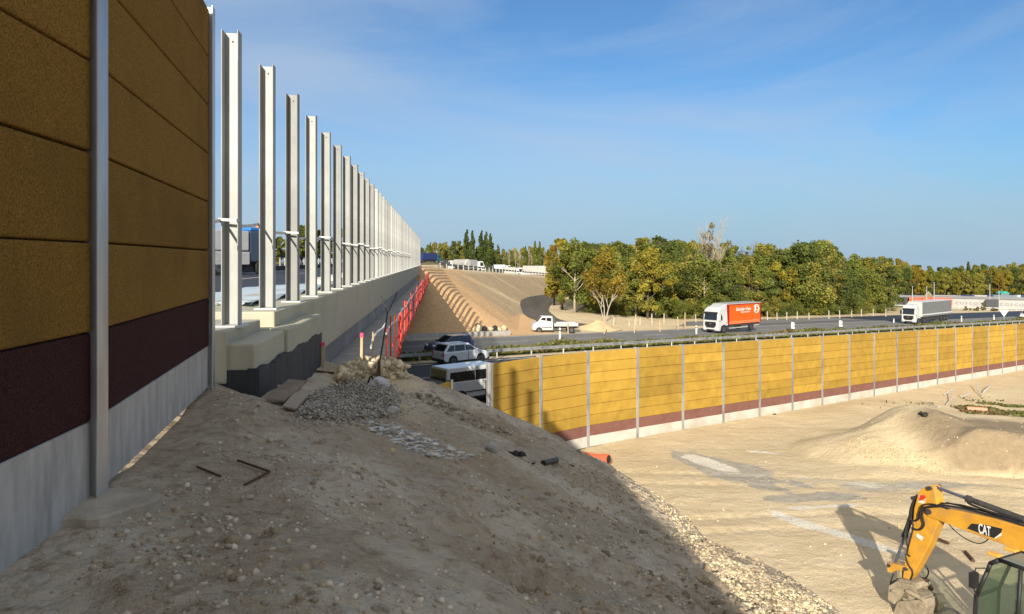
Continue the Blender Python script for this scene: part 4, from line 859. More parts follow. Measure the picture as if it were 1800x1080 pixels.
def car(name, label, loc, rot, Lc, W, body, gh, zr, wheels, r, paint, sidewin, group=None, cat='car', lamps=True, glassf=True, wr=.17, rails=False):
    """body: side outline (x, z) of the lower body; gh: xa, xb, xc, xd of the greenhouse at belt / roof, with belt height"""
    t = thing(name, label, cat, loc, rot, group); hw = W/2
    mb = MB(); n = len(body)
    mb.prism(body, lambda p: (p[0], hw-(.05 if p[1] > .9 else (.06 if p[1] < .35 else 0)), p[1]), lambda p: (p[0], -hw+(.05 if p[1] > .9 else (.06 if p[1] < .35 else 0)), p[1])); mb.build('body', paint, t, smooth=False, bevel=.07, seg=3)
    xa, xb, xc, xd, zb = gh; wb = hw-.07; wt = hw-wr; mb = MB()
    P = [(xa, wb, zb), (xa, -wb, zb), (xd, -wb, zb), (xd, wb, zb), (xb, wt, zr), (xb, -wt, zr), (xc, -wt, zr), (xc, wt, zr)]
    mb.hexa(P); mb.build('cabin', paint, t, bevel=.06, seg=3)
    fy = lambda z: wb+(wt-wb)*(z-zb)/(zr-zb)
    for poly in sidewin: side_plate('side_window', t, poly, fy, M_GLASS)
    def cross(name, x0, z0, x1, z1, o, m, k=.86):
        dx, dz = (x1-x0), (z1-z0); l = math.hypot(dx, dz); nx, nz = dz/l*o, -dx/l*o; mb = MB(); a, b = fy(z0)*k, fy(z1)*k
        mb.hexa([(x0+nx, a, z0+nz), (x0+nx, -a, z0+nz), (x1+nx, -b, z1+nz), (x1+nx, b, z1+nz), (x0-nx*2, a, z0-nz*2), (x0-nx*2, -a, z0-nz*2), (x1-nx*2, -b, z1-nz*2), (x1-nx*2, b, z1-nz*2)]); mb.build(name, m, t)
    f = lambda a, b, k: a+(b-a)*k
    cross('rear_window', f(xa, xb, .12), f(zb, zr, .12), f(xa, xb, .86), f(zb, zr, .86), -.014, M_GLASS)
    cross('windscreen', f(xd, xc, .08), f(zb, zr, .08), f(xd, xc, .9), f(zb, zr, .9), .014, M_GLASS, .9)
    x0 = min(p[0] for p in body); x1 = max(p[0] for p in body)
    for sgn in (1, -1):
        mb = MB(); mb.box((x1-.22, sgn*(hw-.30)-.16, .62), (x1+.012, sgn*(hw-.30)+.16, .78)); mb.build('headlight', M_LAMP, t, bevel=.03)
        mb = MB(); mb.box((x0-.012, sgn*(hw-.17)-.10, .72), (x0+.14, sgn*(hw-.17)+.10, 1.02)); mb.build('tail_light', M_TAIL, t, bevel=.03)
        mb = MB(); mb.box((gh[3]-.34, sgn*(hw+.06)-.10, gh[4]), (gh[3]-.20, sgn*(hw+.06)+.09, gh[4]+.16)); mb.build('mirror', paint, t, bevel=.03)
        for x in wheels:
            mb = MB(); mb.tube([(x, sgn*(hw-.05), r), (x, sgn*(hw+.006), r)], r*1.17, 20); mb.build('wheel_arch', M_BLACK, t)
            wheel(t, x, sgn*(hw-.08), r, .2, sgn)
    mb = MB(); mb.box((x0-.02, -hw+.05, .24), (x0+.3, hw-.05, .50)); mb.box((x1-.3, -hw+.05, .22), (x1+.02, hw-.05, .44)); mb.build('bumper', M_BLACK, t, bevel=.04)
    mb = MB(); mb.box((x0-.03, -.26, .56), (x0, .26, .67)); mb.build('number_plate', M_LETTER, t)
    side_plate('door_handle', t, rect(f(x0, x1, .40), f(x0, x1, .40)+.18, zb-.14, zb-.10), lambda z: hw, paint)
    side_plate('door_seam', t, rect(f(x0, x1, .52), f(x0, x1, .52)+.018, .34, zb-.02), lambda z: hw-.011, M_BLACK)
    side_plate('sill', t, rect(wheels[0]+r*1.1, wheels[1]-r*1.1, .20, .34), lambda z: hw-.01, M_BLACK)
    if rails:
        for sgn in (1, -1): mb = MB(); mb.tube([(xb+.1, sgn*(wt-.08), zr+.0), (xb+.25, sgn*(wt-.08), zr+.06), (xc-.25, sgn*(wt-.08), zr+.06), (xc-.1, sgn*(wt-.08), zr)], .02, 6); mb.build('roof_rail', M_CHASS, t)
    return t
AD = math.atan2(.6252, .7805)
def road_loc(s, t, z=.04): x, y = XY(s, t); return (x, y, float(roadz(s))+z)
PITCH = math.atan(.032)
# silver SUV: rear on the left, driving right
su = car('parked_suv'.replace('parked_', 'silver_'), 'silver white SUV with dark windows driving under the bridge end', road_loc(32.2, 49.6), AD, 4.45, 1.86,
    [(0, .36), (0, .95), (.06, 1.08), (3.35, 1.06), (4.15, .92), (4.42, .72), (4.45, .40), (4.2, .26), (.25, .26)], (.02, .52, 2.45, 3.42, 1.04), 1.66, (.85, 3.55), .36, M_PSILV,
    [[(.28, 1.10), (.62, 1.54), (1.02, 1.56), (1.02, 1.10)], [(1.08, 1.10), (1.08, 1.56), (2.02, 1.56), (2.02, 1.10)], [(2.10, 1.10), (2.10, 1.55), (2.48, 1.53), (3.10, 1.12)]], rails=True)
su.name = 'suv'
car('blue_car', 'dark blue estate car behind the silver SUV on the far carriageway', road_loc(41.6, 58.6), AD+math.pi, 4.6, 1.8,
    [(0, .34), (0, .85), (.06, .98), (3.3, .94), (4.2, .80), (4.52, .62), (4.55, .36), (4.3, .22), (.2, .22)], (.02, .45, 2.35, 3.35, .93), 1.48, (.85, 3.65), .32, M_PBLUE,
    [[(.30, .98), (.62, 1.38), (1.05, 1.40), (1.05, .98)], [(1.12, .98), (1.12, 1.40), (2.0, 1.40), (2.0, .98)], [(2.08, .98), (2.08, 1.39), (2.4, 1.36), (3.0, 1.0)]])
car('white_car', 'white van like car cut by the right edge on the far carriageway', road_loc(211.5, 61.6), AD+math.pi, 4.8, 1.9,
    [(0, .36), (0, 1.0), (.06, 1.1), (3.7, 1.08), (4.5, .92), (4.75, .7), (4.78, .4), (4.5, .26), (.25, .26)], (.02, .15, 3.0, 3.8, 1.06), 1.85, (.9, 3.9), .34, M_PWHITE,
    [[(.3, 1.12), (.35, 1.7), (1.4, 1.72), (1.4, 1.12)], [(1.5, 1.12), (1.5, 1.72), (2.6, 1.72), (2.6, 1.12)], [(2.7, 1.12), (2.7, 1.7), (3.02, 1.66), (3.45, 1.14)]])
van = car('minibus', 'white minibus with black side windows half hidden behind the yellow barrier gap', road_loc(22.7, 35.0), AD, 5.0, 1.98,
    [(0, .32), (0, 1.15), (.04, 1.26), (4.1, 1.22), (4.72, 1.02), (5.0, .8), (5.02, .38), (4.8, .26), (.2, .26)], (.0, .10, 3.55, 4.25, 1.2), 2.02, (.95, 4.1), .34, M_PWHITE,
    [[(.22, 1.26), (.26, 1.78), (1.92, 1.80), (1.92, 1.26)], [(1.98, 1.26), (1.98, 1.80), (3.0, 1.80), (3.0, 1.26)], [(3.12, 1.26), (3.12, 1.78), (3.6, 1.74), (3.92, 1.30)]], cat='van', wr=.14)
mb = MB(); mb.prism(rect(.1, 4.0, .62, .67), lambda p: (p[0], 1.002, p[1]), lambda p: (p[0], .98, p[1])); mb.prism(rect(.1, 4.0, .62, .67), lambda p: (p[0], -1.002, p[1]), lambda p: (p[0], -.98, p[1])); mb.build('rubbing_strip', M_BLACK, van)
# flatbed
fx, fyy = 8.3, 96.0; fb = thing('flatbed_truck', 'small white double cab flatbed truck parked on the sand by the dirt track', 'flatbed truck', (fx, fyy, gz(fx-2.5, fyy)+.02), math.pi+.10)
mb = MB(); mb.prism([(3.15, .35), (3.15, 1.15), (3.2, 2.12), (4.55, 2.16), (5.15, 1.40), (5.72, 1.12), (5.82, .75), (5.8, .35)], lambda p: (p[0], .95-(.12 if p[1] > 1.5 else 0), p[1]), lambda p: (p[0], -.95+(.12 if p[1] > 1.5 else 0), p[1])); mb.build('cab', M_PWHITE, fb, bevel=.07, seg=3)
fyw = lambda z: .95-.12*min(1, max(0, (z-1.15)/.5))
for poly in ([(3.35, 1.30), (3.38, 1.92), (3.98, 1.94), (3.98, 1.30)], [(4.10, 1.30), (4.10, 1.94), (4.52, 1.94), (5.02, 1.38)]): side_plate('side_window', fb, poly, lambda z: .85, M_GLASS, th=.06)
mb = MB(); mb.hexa([(5.14, .78, 1.44), (5.14, -.78, 1.44), (5.17, -.78, 1.46), (5.17, .78, 1.46), (4.58, .72, 2.10), (4.58, -.72, 2.10), (4.62, -.72, 2.12), (4.62, .72, 2.12)]); mb.build('windscreen', M_GLASS, fb)
mb = MB(); mb.box((-.1, -1.0, .82), (3.0, 1.0, .90)); mb.box((-.1, -1.02, .90), (3.0, -.98, 1.24)); mb.box((-.1, .98, .90), (3.0, 1.02, 1.24)); mb.box((-.12, -1.02, .90), (-.08, 1.02, 1.24)); mb.build('load_bed', mat('bed_metal', (.40, .41, .42), rough=.4), fb)
mb = MB(); mb.box((3.0, -.95, .9), (3.06, .95, 1.9)); mb.build('headboard', M_CGREY, fb)
mb = MB(); mb.box((-.05, -.4, .5), (4.9, .4, .8)); mb.build('chassis', M_CHASS, fb)
for x in (.75, 4.95):
    for sgn in (1, -1):
        mb = MB(); mb.tube([(x, sgn*.80, .34), (x, sgn*.956, .34)], .42, 18); mb.build('wheel_arch', M_BLACK, fb); wheel(fb, x, sgn*.86, .34, .22, sgn)
side_plate('side_stripe', fb, rect(3.3, 4.6, .62, .72), lambda z: .95, M_BLACK)
side_plate('door_seam', fb, rect(4.02, 4.04, .5, 1.25), lambda z: .94, M_BLACK)

# lorries on the far carriageway (front at x = 0, tail at negative x)
def lorry_cab(t, hc, paint=M_PWHITE, spoiler=True, stripe=None):
    mb = MB(); prof = [(-2.25, .95), (-2.25, hc), (-.9, hc), (-.28, hc-.45), (-.08, 2.3), (0, 1.5), (.02, .42), (-.1, .30), (-.6, .30), (-.62, .5), (-.8, .95)]
    mb.prism(prof, lambda p: (p[0], 1.24-(.13 if p[1] > hc-.3 else 0), p[1]), lambda p: (p[0], -1.24+(.13 if p[1] > hc-.3 else 0), p[1])); c = mb.build('cab', paint, t, bevel=.10, seg=3)
    mb = MB(); mb.hexa([(.035, 1.05, 1.78), (.035, -1.05, 1.78), (.0, -1.05, 1.78), (.0, 1.05, 1.78), (-.13, 1.0, 2.72), (-.13, -1.0, 2.72), (-.2, -1.0, 2.72), (-.2, 1.0, 2.72)]); mb.build('windscreen', M_GLASS, t, bevel=.02)
    mb = MB(); mb.hexa([(-.06, 1.08, 2.72), (-.06, -1.08, 2.72), (-.3, -1.08, 2.76), (-.3, 1.08, 2.76), (.05, 1.08, 2.66), (.05, -1.08, 2.66), (-.1, -1.08, 2.9), (-.1, 1.08, 2.9)]); mb.build('sun_visor', M_BLACK, t)
    mb = MB(); mb.prism([(.62, .0), (.92, .38), (.86, .82), (-.86, .82), (-.92, .38), (-.62, 0)], lambda p: (.045, p[0], .72+p[1]), lambda p: (-.02, p[0], .72+p[1])); mb.build('grille', M_BLACK, t)
    mb = MB(); mb.tube([(.05, 0, 1.28), (.06, 0, 1.28)], .15, 16); mb.build('badge', M_RIM, t)
    mb = MB(); mb.box((-.0, -.62, .34), (.05, .62, .52)); mb.build('lower_intake', M_BLACK, t)
    for sg in (1, -1):
        mb = MB(); mb.box((-.06, sg*.98-.17, .52), (.05, sg*.98+.17, .68)); mb.build('headlight', M_LAMP, t, bevel=.02)
        mb = MB(); mb.prism([(-.28, 1.75), (-.32, 2.55), (-.78, 2.55), (-.98, 2.2), (-.98, 1.75)], lambda p: (p[0], sg*1.252, p[1]), lambda p: (p[0], sg*1.2, p[1])); mb.build('side_window', M_GLASS, t)
        mb = MB(); mb.box((-.22, sg*1.42-.13, 1.75), (-.06, sg*1.42+.13, 2.55)); mb.bar((-.15, sg*1.2, 2.5), (-.15, sg*1.4, 2.5), .05, .05); mb.build('mirror', M_PWHITE if sg > 0 else M_BLACK, t, bevel=.03)
        mb = MB(); mb.tube([(-1.35, sg*1.06, .52), (-1.35, sg*1.246, .52)], .62, 20); mb.build('wheel_arch', M_BLACK, t); wheel(t, -1.35, sg*1.1, .5, .3, sg)
        mb = MB(); mb.box((-1.95, sg*1.2-.02, 1.35), (-1.85, sg*1.2+.055, 1.42)); mb.build('door_handle', M_BLACK, t)
    if spoiler: mb = MB(); mb.hexa([(-2.2, 1.1, hc), (-2.2, -1.1, hc), (-1.0, -1.0, hc), (-1.0, 1.0, hc), (-2.2, 1.1, hc+.32), (-2.2, -1.1, hc+.32), (-1.9, -1.0, hc+.32), (-1.9, 1.0, hc+.32)]); mb.build('roof_spoiler', paint, t, bevel=.04)
    return c
ot = thing('box_lorry', 'white lorry with bright orange curtain side box on the far carriageway', 'lorry', road_loc(84.9, 62.3), AD+math.pi)
lorry_cab(ot, 3.55)
mb = MB(); mb.box((-10.1, -1.26, 1.10), (-2.42, 1.26, 3.86)); bx_ = mb.build('curtain_box', M_ORANGE, ot, bevel=.03)
mb = MB(); mb.box((-10.14, -1.29, 3.86), (-2.38, 1.29, 3.98)); mb.build('roof_frame', M_CWHITE, ot)
mb = MB()
for x in (-10.15, -2.55): mb.box((x, -1.285, 1.05), (x+.18, 1.285, 3.86))
mb.box((-9.97, 1.262, 3.72), (-2.55, 1.285, 3.858)); mb.box((-9.97, -1.285, 3.72), (-2.55, -1.262, 3.858)); mb.build('box_frame', M_DKRED, ot)
mb = MB()
for sg in (1, -1):
    for k in range(22): x = -9.7+.34*k; mb.box((x, sg*1.275-.012, 1.12), (x+.10, sg*1.275+.012, 1.42))
    mb.box((-9.9, sg*1.272-.008, 1.44), (-2.6, sg*1.272+.008, 1.50))
mb.build('buckle_row', mat('orange_light', (.88, .26, .14), rough=.5), ot)
mb = MB(); mb.box((-10, -1.1, .82), (-2.3, 1.1, 1.05)); mb.build('chassis', M_CHASS, ot)
for sg in (1, -1):
    mb = MB(); mb.box((-7.0, sg*1.2-.03, .50), (-2.6, sg*1.2+.03, .66)); mb.build('side_guard', M_CWHITE, ot)
    wheel(ot, -7.9, sg*1.05, .5, .35, sg)
    mb = MB(); mb.box((-9.9, sg*1.15-.03, .62), (-8.7, sg*1.15+.03, .78)); mb.build('rear_guard', M_CWHITE, ot)
MT = lambda x, z, y=1.274: frameM((x, y, z), (-1, 0, 0), (0, 0, 1))
text('lettering', 'Gebrüder Weiss', .62, MT(-4.05, 2.92), M_LETTER, ot, sx=.86, shear=.25)
text('lettering', 'Transport and Logistics', .26, MT(-5.15, 2.62), M_LETTER, ot, sx=.9, shear=.1)
mb = MB(); mb.tube([(-9.05+.58*math.cos(a), 1.285, 3.02+.58*math.sin(a)) for a in np.linspace(.5, 6.0, 22)], .07, 6)
mb.tube([(-9.05+.34*math.cos(a)*1.1, 1.285, 3.06+.34*math.sin(a)) for a in np.linspace(-1.2, 2.6, 12)], .07, 6); mb.tube([(-9.35, 1.285, 2.82), (-9.0, 1.285, 2.95), (-8.72, 1.285, 2.84)], .06, 6); mb.build('emblem', M_LETTER, ot)

gt = thing('articulated_lorry', 'white lorry with long grey tarpaulin trailer further right on the far carriageway', 'lorry', road_loc(143.7, 61.3), AD+math.pi)
lorry_cab(gt, 3.45)
mb = MB(); mb.box((-16.3, -1.27, 1.15), (-2.85, 1.27, 3.95)); mb.build('tarpaulin', M_TARPG, gt, bevel=.03)
mb = MB(); mb.box((-16.34, -1.29, 3.95), (-2.81, 1.29, 4.02)); mb.box((-16.34, 1.272, 1.5), (-2.85, 1.292, 1.72)); mb.build('trailer_frame', mat('pale_frame', (.5, .52, .53), rough=.5), gt)
mb = MB(); mb.box((-2.84, -1.26, 1.3), (-2.80, 1.26, 3.9)); mb.build('front_wall', mat('pale_yellow', (.75, .76, .52), rough=.5), gt)
mb = MB(); mb.box((-16.2, -1.0, .9), (-2.4, 1.0, 1.14)); mb.build('chassis', M_CHASS, gt)
for x in (-3.9, -11.6, -12.9, -14.2):
    for sg in (1, -1): wheel(gt, x, sg*1.05, .5, .35, sg)
mb = MB(); mb.box((-10.5, 1.1, .5), (-5, 1.16, .9)); mb.build('side_guard', M_CHASS, gt)

# lorry working on the bridge
tp_ = at(417, 480, 46); tb = thing('works_lorry', 'white and blue works lorry with orange beacon on the bridge, behind the first steel posts', 'lorry', (tp_.x+.35, 49.0, -.925), math.atan2(.93, .42))
mb = MB(); mb.box((-2.1, -1.2, .75), (0, 1.2, 2.75)); mb.build('cab', mat('deep_blue_cab', (.035, .06, .10), rough=.3, coat=.4), tb, bevel=.12, seg=3)
mb = MB(); mb.box((-1.95, -1.1, 2.75), (-.5, 1.1, 3.0)); mb.build('roof', mat('blue_roof', (.03, .16, .50), rough=.4), tb, bevel=.08)
mb = MB(); mb.tube([(-1.1, -.9, 3.0), (-1.1, -.9, 3.2)], .09, 10); mb.build('beacon', mat('beacon_orange', (.8, .25, .03), rough=.3), tb)
for sg in (1, -1):
    mb = MB(); mb.prism([(-.2, 1.6), (-.2, 2.5), (-1.2, 2.5), (-1.4, 1.6)], lambda p: (p[0], sg*1.212, p[1]), lambda p: (p[0], sg*1.17, p[1])); mb.build('side_window', M_GLASS, tb)
    mb = MB(); mb.box((-.15, sg*1.42-.1, 1.7), (0, sg*1.42+.1, 2.3)); mb.bar((-.1, sg*1.15, 2.25), (-.1, sg*1.4, 2.25), .05, .05); mb.build('mirror', M_BLACK, tb)
    for x in (-1.0, -4.6, -6.0):
        wheel(tb, x, sg*1.02, .5, .34, sg)
mb = MB(); mb.box((-7.2, -1.22, 1.5), (-2.2, 1.22, 2.72)); mb.build('body_box', M_PWHITE, tb, bevel=.05)
mb = MB(); mb.box((-7.25, -1.24, .62), (-2.15, 1.24, 1.42)); mb.build('side_skirt', M_PLASTW, tb, bevel=.03)
mb = MB(); mb.box((-7.2, -1.0, 2.72), (-5.8, 1.0, 2.84)); mb.box((-7.1, -1.1, 2.84), (-6.9, -.9, 3.0)); mb.build('roof_gear', M_CHASS, tb)
mb = MB(); mb.box((-7.1, -.9, .45), (-.2, .9, .75)); mb.build('chassis', M_CHASS, tb)
mb = MB(); mb.box((-.05, -1.05, 1.6), (.02, 1.05, 2.5)); mb.build('windscreen', M_GLASS, tb)

# vehicles on the ramp, each set where its roof meets the photographed height
def solve_Y(px, ytop, H, lo=190, hi=300):
    best = None; u = (px-900)/FP
    for Y in np.arange(lo, hi, 2.):
        e = abs(gz(u*Y, Y)+H-(457-ytop)/FP*Y)
        if best is None or e < best[0]: best = (e, Y)
    Y = best[1]; return u*Y, Y, gz(u*Y, Y)
def simple_lorry(px, ytop, H, L, Wd, rot, label, boxm, cabm=M_PWHITE, cab=True, tank=False, Y=None, name='ramp_lorry', cat='lorry', group=None):
    if Y: x = (px-900)/FP*Y; z = gz(x, Y)
    else: x, Y, z = solve_Y(px, ytop, H)
    if Y == 286: z = -1.0
    t = thing(name, label, cat, (x, Y, z), rot, group); l2 = L/2
    if tank: mb = MB(); mb.tube([(-l2, 0, H-1.15), (-l2+.2, 0, H-1.15), (l2-2.4, 0, H-1.15), (l2-2.2, 0, H-1.15)], [.8, 1.1, 1.1, .8], 18); mb.build('tank', boxm, t, smooth=False)
    else: mb = MB(); mb.box((-l2, -Wd/2, 1.0 if H > 2.6 else .5), (l2-(2.2 if cab else 0), Wd/2, H)); mb.build('box_body', boxm, t, bevel=.05)
    if cab:
        hc = min(H-.25, 3.0); k = hc/3.0; mb = MB(); mb.prism([(l2-2.1, .55), (l2-2.1, hc), (l2-.55, hc), (l2-.05, hc*.58), (l2, .5)], lambda p: (p[0], Wd/2-.05, p[1]), lambda p: (p[0], -Wd/2+.05, p[1])); mb.build('cab', cabm, t, bevel=.08)
        mb = MB(); mb.hexa([(l2-.02, .95, hc*.60), (l2-.02, -.95, hc*.60), (l2-.2, -.95, hc*.60), (l2-.2, .95, hc*.60), (l2-.46, .95, hc*.93), (l2-.46, -.95, hc*.93), (l2-.6, -.95, hc*.93), (l2-.6, .95, hc*.93)]); mb.build('windscreen', M_GLASS, t)
        for sg in (1, -1): mb = MB(); mb.prism([(l2-.35, hc*.58), (l2-.62, hc*.9), (l2-1.3, hc*.9), (l2-1.3, hc*.58)], lambda p: (p[0], sg*(Wd/2-.03), p[1]), lambda p: (p[0], sg*(Wd/2-.1), p[1])); mb.build('side_window', M_GLASS, t)
    mb = MB(); mb.box((-l2+.1, -.8, .45), (l2-.3, .8, 1.0 if H > 2.6 else .5)); mb.build('chassis', M_CHASS, t)
    for x_ in (-l2+1.2, l2-1.3):
        for sg in (1, -1): mb = MB(); mb.tube([(x_, sg*(Wd/2-.3), .45), (x_, sg*(Wd/2-.02), .45)], .45, 14); mb.build('wheel', M_TYRE, t)
    return t
simple_lorry(756, 446, 3.6, 9.5, 2.5, math.atan2(.85, .75), 'blue and teal covered lorry on the road just past the bridge end', M_CBLUE, M_CTEAL, Y=286)
simple_lorry(795, 458, 2.5, 5.4, 1.9, .2, 'white pickup on the ramp road left of the tank lorry', M_CHASS, Y=None)
simple_lorry(808, 455.5, 3.4, 8.5, 2.4, 2.2, 'tank lorry with round cream tank end on the ramp road', M_CWHITE, tank=True)
simple_lorry(827, 457, 3.4, 7.5, 2.4, .35, 'grey box lorry on the ramp road right of the tank lorry', M_CGREY)
simple_lorry(884, 465.5, 2.7, 5.8, 2.0, .1, 'white delivery van on the ramp, left one of a close pair', M_PWHITE, cab=True)
simple_lorry(903, 470, 2.4, 5.2, 2.0, .1, 'white delivery van on the ramp, right one of a close pair', M_CWHITE)
simple_lorry(920, 470.5, 2.6, 4.0, 2.0, .2, 'small white box trailer on the ramp left of the long trailer', M_CWHITE, cab=False, cat='trailer', name='box_trailer')
simple_lorry(937, 471.5, 2.5, 5.0, 2.0, math.pi+.1, 'white van on the ramp partly hiding the long white trailer', M_PWHITE)
simple_lorry(953, 467.5, 3.7, 11.5, 2.5, -.25, 'long pale trailer lorry at the right end of the ramp traffic', M_CWHITE, Y=None)

# ------------------------------------------------------------------ guard rail with white posts on the ramp crest
tot = float(crest(np.array([60.0]), np.array([240.0]))[2][0]); cl_ = []
for i in range(1, len(CP)-1):
    a, b = CP[i], CP[i+1]; l = np.hypot(*(b-a)[:2]); k = int(l/2.5)
    for j in range(k): f = j/k; cl_.append(Vector(a+(b-a)*f))
oc = cl_[4]; rg = thing('ramp_guard_rail', 'dark guard rail with many white posts along the top of the embankment', 'guard rail', oc)
mb = MB()
for i in range(4, len(cl_)-1):
    if cl_[i].x > 24: break
    a, b = cl_[i]-oc, cl_[i+1]-oc; off = Vector((-.6, .2, 0)); mb.bar(a+off+Vector((0, 0, .62)), b+off+Vector((0, 0, .62)), .06, .28)
mb.build('rail', mat('weathered_rail', (.16, .17, .18), rough=.6), rg)
for i in range(4, len(cl_)):
    if cl_[i].x > 24: break
    p = cl_[i]-oc+Vector((-.5, .15, 0)); mb = MB(); mb.box((p.x-.06, p.y-.06, p.z-.3), (p.x+.06, p.y+.06, p.z+.80+.08*math.sin(i*2.3))); mb.build('post', M_CWHITE, rg)

# ------------------------------------------------------------------ stakes, delineators and signs by the road
ST_ = [(1079, 558, 572), (1106, 566, 573), (1118, 553, 571), (1125, 559, 572), (1146, 552, 569), (1167, 552, 568), (1223, 553, 567), (1349, 548, 563), (1366, 550, 563), (1383, 549, 563), (1401, 548, 562), (1422, 550, 562), (1457, 546, 561), (1476, 546, 560), (1497, 546, 558), (1514, 544, 557), (1535, 543, 556), (1557, 543, 557)]
for k, (x, y0, y1) in enumerate(ST_):
    b = ground_at(x, y1, 60); h = (y1-y0)/FP*b.y; t = thing('fence_stake', 'pale weathered fence post standing along the edge of the wood', 'post', b, tr.uniform(0, 1), 'fence posts along the wood')
    mb = MB(); mb.tube([(0, 0, -.3), (tr.uniform(-.05, .05), 0, h)], [.11, .09], 7); mb.build('shaft', mat('weathered_wood', (.46, .42, .33), (.34, .31, .25), rough=.95, scale=5), t)
for k, (x, y0, y1, lab) in enumerate([(1062, 561, 588, 'beside the sand heap'), (1115, 560, 586, 'right of the sand heap'), (1160, 563, 584, 'midway between sand heap and orange lorry'), (1192, 557, 580, 'just left of the two leaning ones'), (1204, 550, 579, 'tallest near the orange lorry'), (999, 567, 587, 'behind the tail of the flatbed'), (884, 575, 590, 'at the foot of the embankment')]):
    b = ground_at(x, y1, 60); h = (y1-y0)/FP*b.y; t = thing('survey_stake', 'wooden survey stake on the sand strip, '+lab, 'stake', b, 0, 'survey stakes on the sand strip')
    mb = MB(); mb.tube([(0, 0, -.2), (tr.uniform(-.08, .08), 0, h)], [.09, .08], 6); mb.build('shaft', M_WOOD, t)
for k, (x, y0, y1, lab) in enumerate([(1394, 567, 581, 'left chevron board, on the road right of the orange lorry'), (1478, 564, 577, 'right chevron board, left of the grey trailer lorry')]):
    b = ground_at(x, y1, 60); h = (y1-y0)/FP*b.y*1.0; t = thing('chevron_board', lab.replace('chevron', 'black and white chevron'), 'road sign', b, R(-20), 'chevron boards on the road')
    mb = MB(); mb.box((-.25, -.02, .25), (.25, .02, h)); mb.build('board', M_LETTER, t)
    mb = MB()
    for j in range(3):
        z = .45+j*.42; mb.prism([(-.24, z), (0, z+.18), (-.24, z+.36), (-.24, z+.22), (-.1, z+.18), (-.24, z+.13)], lambda p: (-p[0], -.03, p[1]), lambda p: (-p[0], -.015, p[1]))
    mb.build('chevron', M_BLACK, t)
    mb = MB(); mb.box((-.35, -.2, 0), (.35, .2, .1)); mb.box((-.04, -.04, .1), (.04, .04, .25)); mb.build('foot', M_CHASS, t)
for k, (x, y0, y1, lab) in enumerate([(984, 577, 598, 'in front of the flatbed truck'), (1224, 573, 588, 'left of the orange lorry'), (1690, 556, 566, 'right of the grey trailer lorry'), (1747, 554, 563, 'left of the triangular sign'), (1571, 561, 568, 'left of the grey trailer lorry')]):
    b = ground_at(x, y1, 60); h = (y1-y0)/FP*b.y; t = thing('marker_post', 'white marker post at the far road edge '+lab, 'post', b, 0, 'white marker posts')
    mb = MB(); mb.box((-.1, -.08, 0), (.1, .08, h)); mb.build('shaft', M_LETTER, t, bevel=.02); mb = MB(); mb.box((-.105, -.085, h*.72), (.105, .085, h*.82)); mb.build('band', M_BLACK, t)
b = ground_at(1765, 562, 60); k = b.y/FP; sg = thing('yield_sign', 'large pale triangular road sign seen from behind near the right edge', 'road sign', b, R(-25))
mb = MB(); mb.prism([(-7.5*k, 17*k), (7.5*k, 17*k), (0, 4.5*k)], lambda p: (p[0], -.03, p[1]), lambda p: (p[0], .0, p[1])); mb.build('plate', mat('sign_back', (.50, .52, .52), rough=.5), sg)
mb = MB(); mb.tube([(0, .05, 0), (0, .05, 17*k)], .06, 8); mb.build('pole', M_GALV, sg)

# ------------------------------------------------------------------ freight yard at the right
def container(px, Y, L, H, label, m, rot=math.atan2(-.52, .85), Wd=2.45, z=None, letters=None, lm=None, cat='container', group='containers of the freight yard', lsize=1.3):
    x = (px-900)/FP*Y; z = gz(x, Y) if z is None else z; t = thing('shipping_container', label, cat, (x, Y, z), rot, group)
    mb = MB(); mb.box((-L/2, -Wd/2, .1), (L/2, Wd/2, H)); n = int(L/.55)
    for j in range(n): x0 = -L/2+.2+(L-.4)*j/n; mb.box((x0, -Wd/2-.022, .28), (x0+.27, -Wd/2-.001, H-.16))
    mb.build('shell', m, t)
    for xx in (-L/2-.01, L/2-.13):
        for ya, yb in ((-Wd/2-.06, -Wd/2+.1), (Wd/2-.1, Wd/2+.06)): mb = MB(); mb.box((xx, ya, 0), (xx+.14, yb, H+.02)); mb.build('corner_post', m, t)
    if letters: text('lettering', letters, lsize, frameM((-L*.36, -Wd/2-.06, H*.40), (1, 0, 0), (0, 0, 1)), lm, t, sx=1.25)
    return t
container(1636, 262, 13.2, 2.9, 'coral red container with white lettering behind the grey trailer lorry', M_CRED, letters='MAGETRA', lm=M_LETTER, lsize=1.0)
container(1704, 256, 11.6, 3.0, 'white container with grey lettering, left one of two, right of the coral one', M_CWHITE, letters='C O S C O', lm=M_LETTERG, lsize=1.15)
container(1744, 251, 3.6, 3.0, 'dark container end between the two white lettered containers', M_CDARK)
container(1783, 248, 11.4, 3.0, 'white container with grey lettering, right one of two, cut by the picture edge', M_CWHITE, letters='C O S C O', lm=M_LETTERG, lsize=1.15)
container(1588, 268, 6.0, 2.7, 'dark grey container left of the coral container', M_CDARK)
container(1558, 270, 3.4, 2.5, 'small yellow container at the left end of the freight yard', M_CYEL)
for px, L_, m, lab in [(1661, 8, M_CWHITE, 'white container in the back row, leftmost'), (1682, 3, M_CGREY, 'short grey container in the back row'), (1700, 5.6, M_CBLUE, 'navy container in the back row, left of the white one'), (1722, 5.4, M_CWHITE, 'white container in the back row between navy ones'), (1739, 3, M_CBLUE, 'short navy container in the back row, right of the white one'), (1766, 9, mat('slate_box', (.13, .17, .22), rough=.6), 'long slate blue container in the back row'), (1789, 2, mat('mint_box', (.35, .45, .42), rough=.6), 'short mint container in the back row'), (1806, 5, M_CBLUE, 'navy container in the back row at the picture edge')]:
    container(px, 322, L_, 2.6, lab, m)
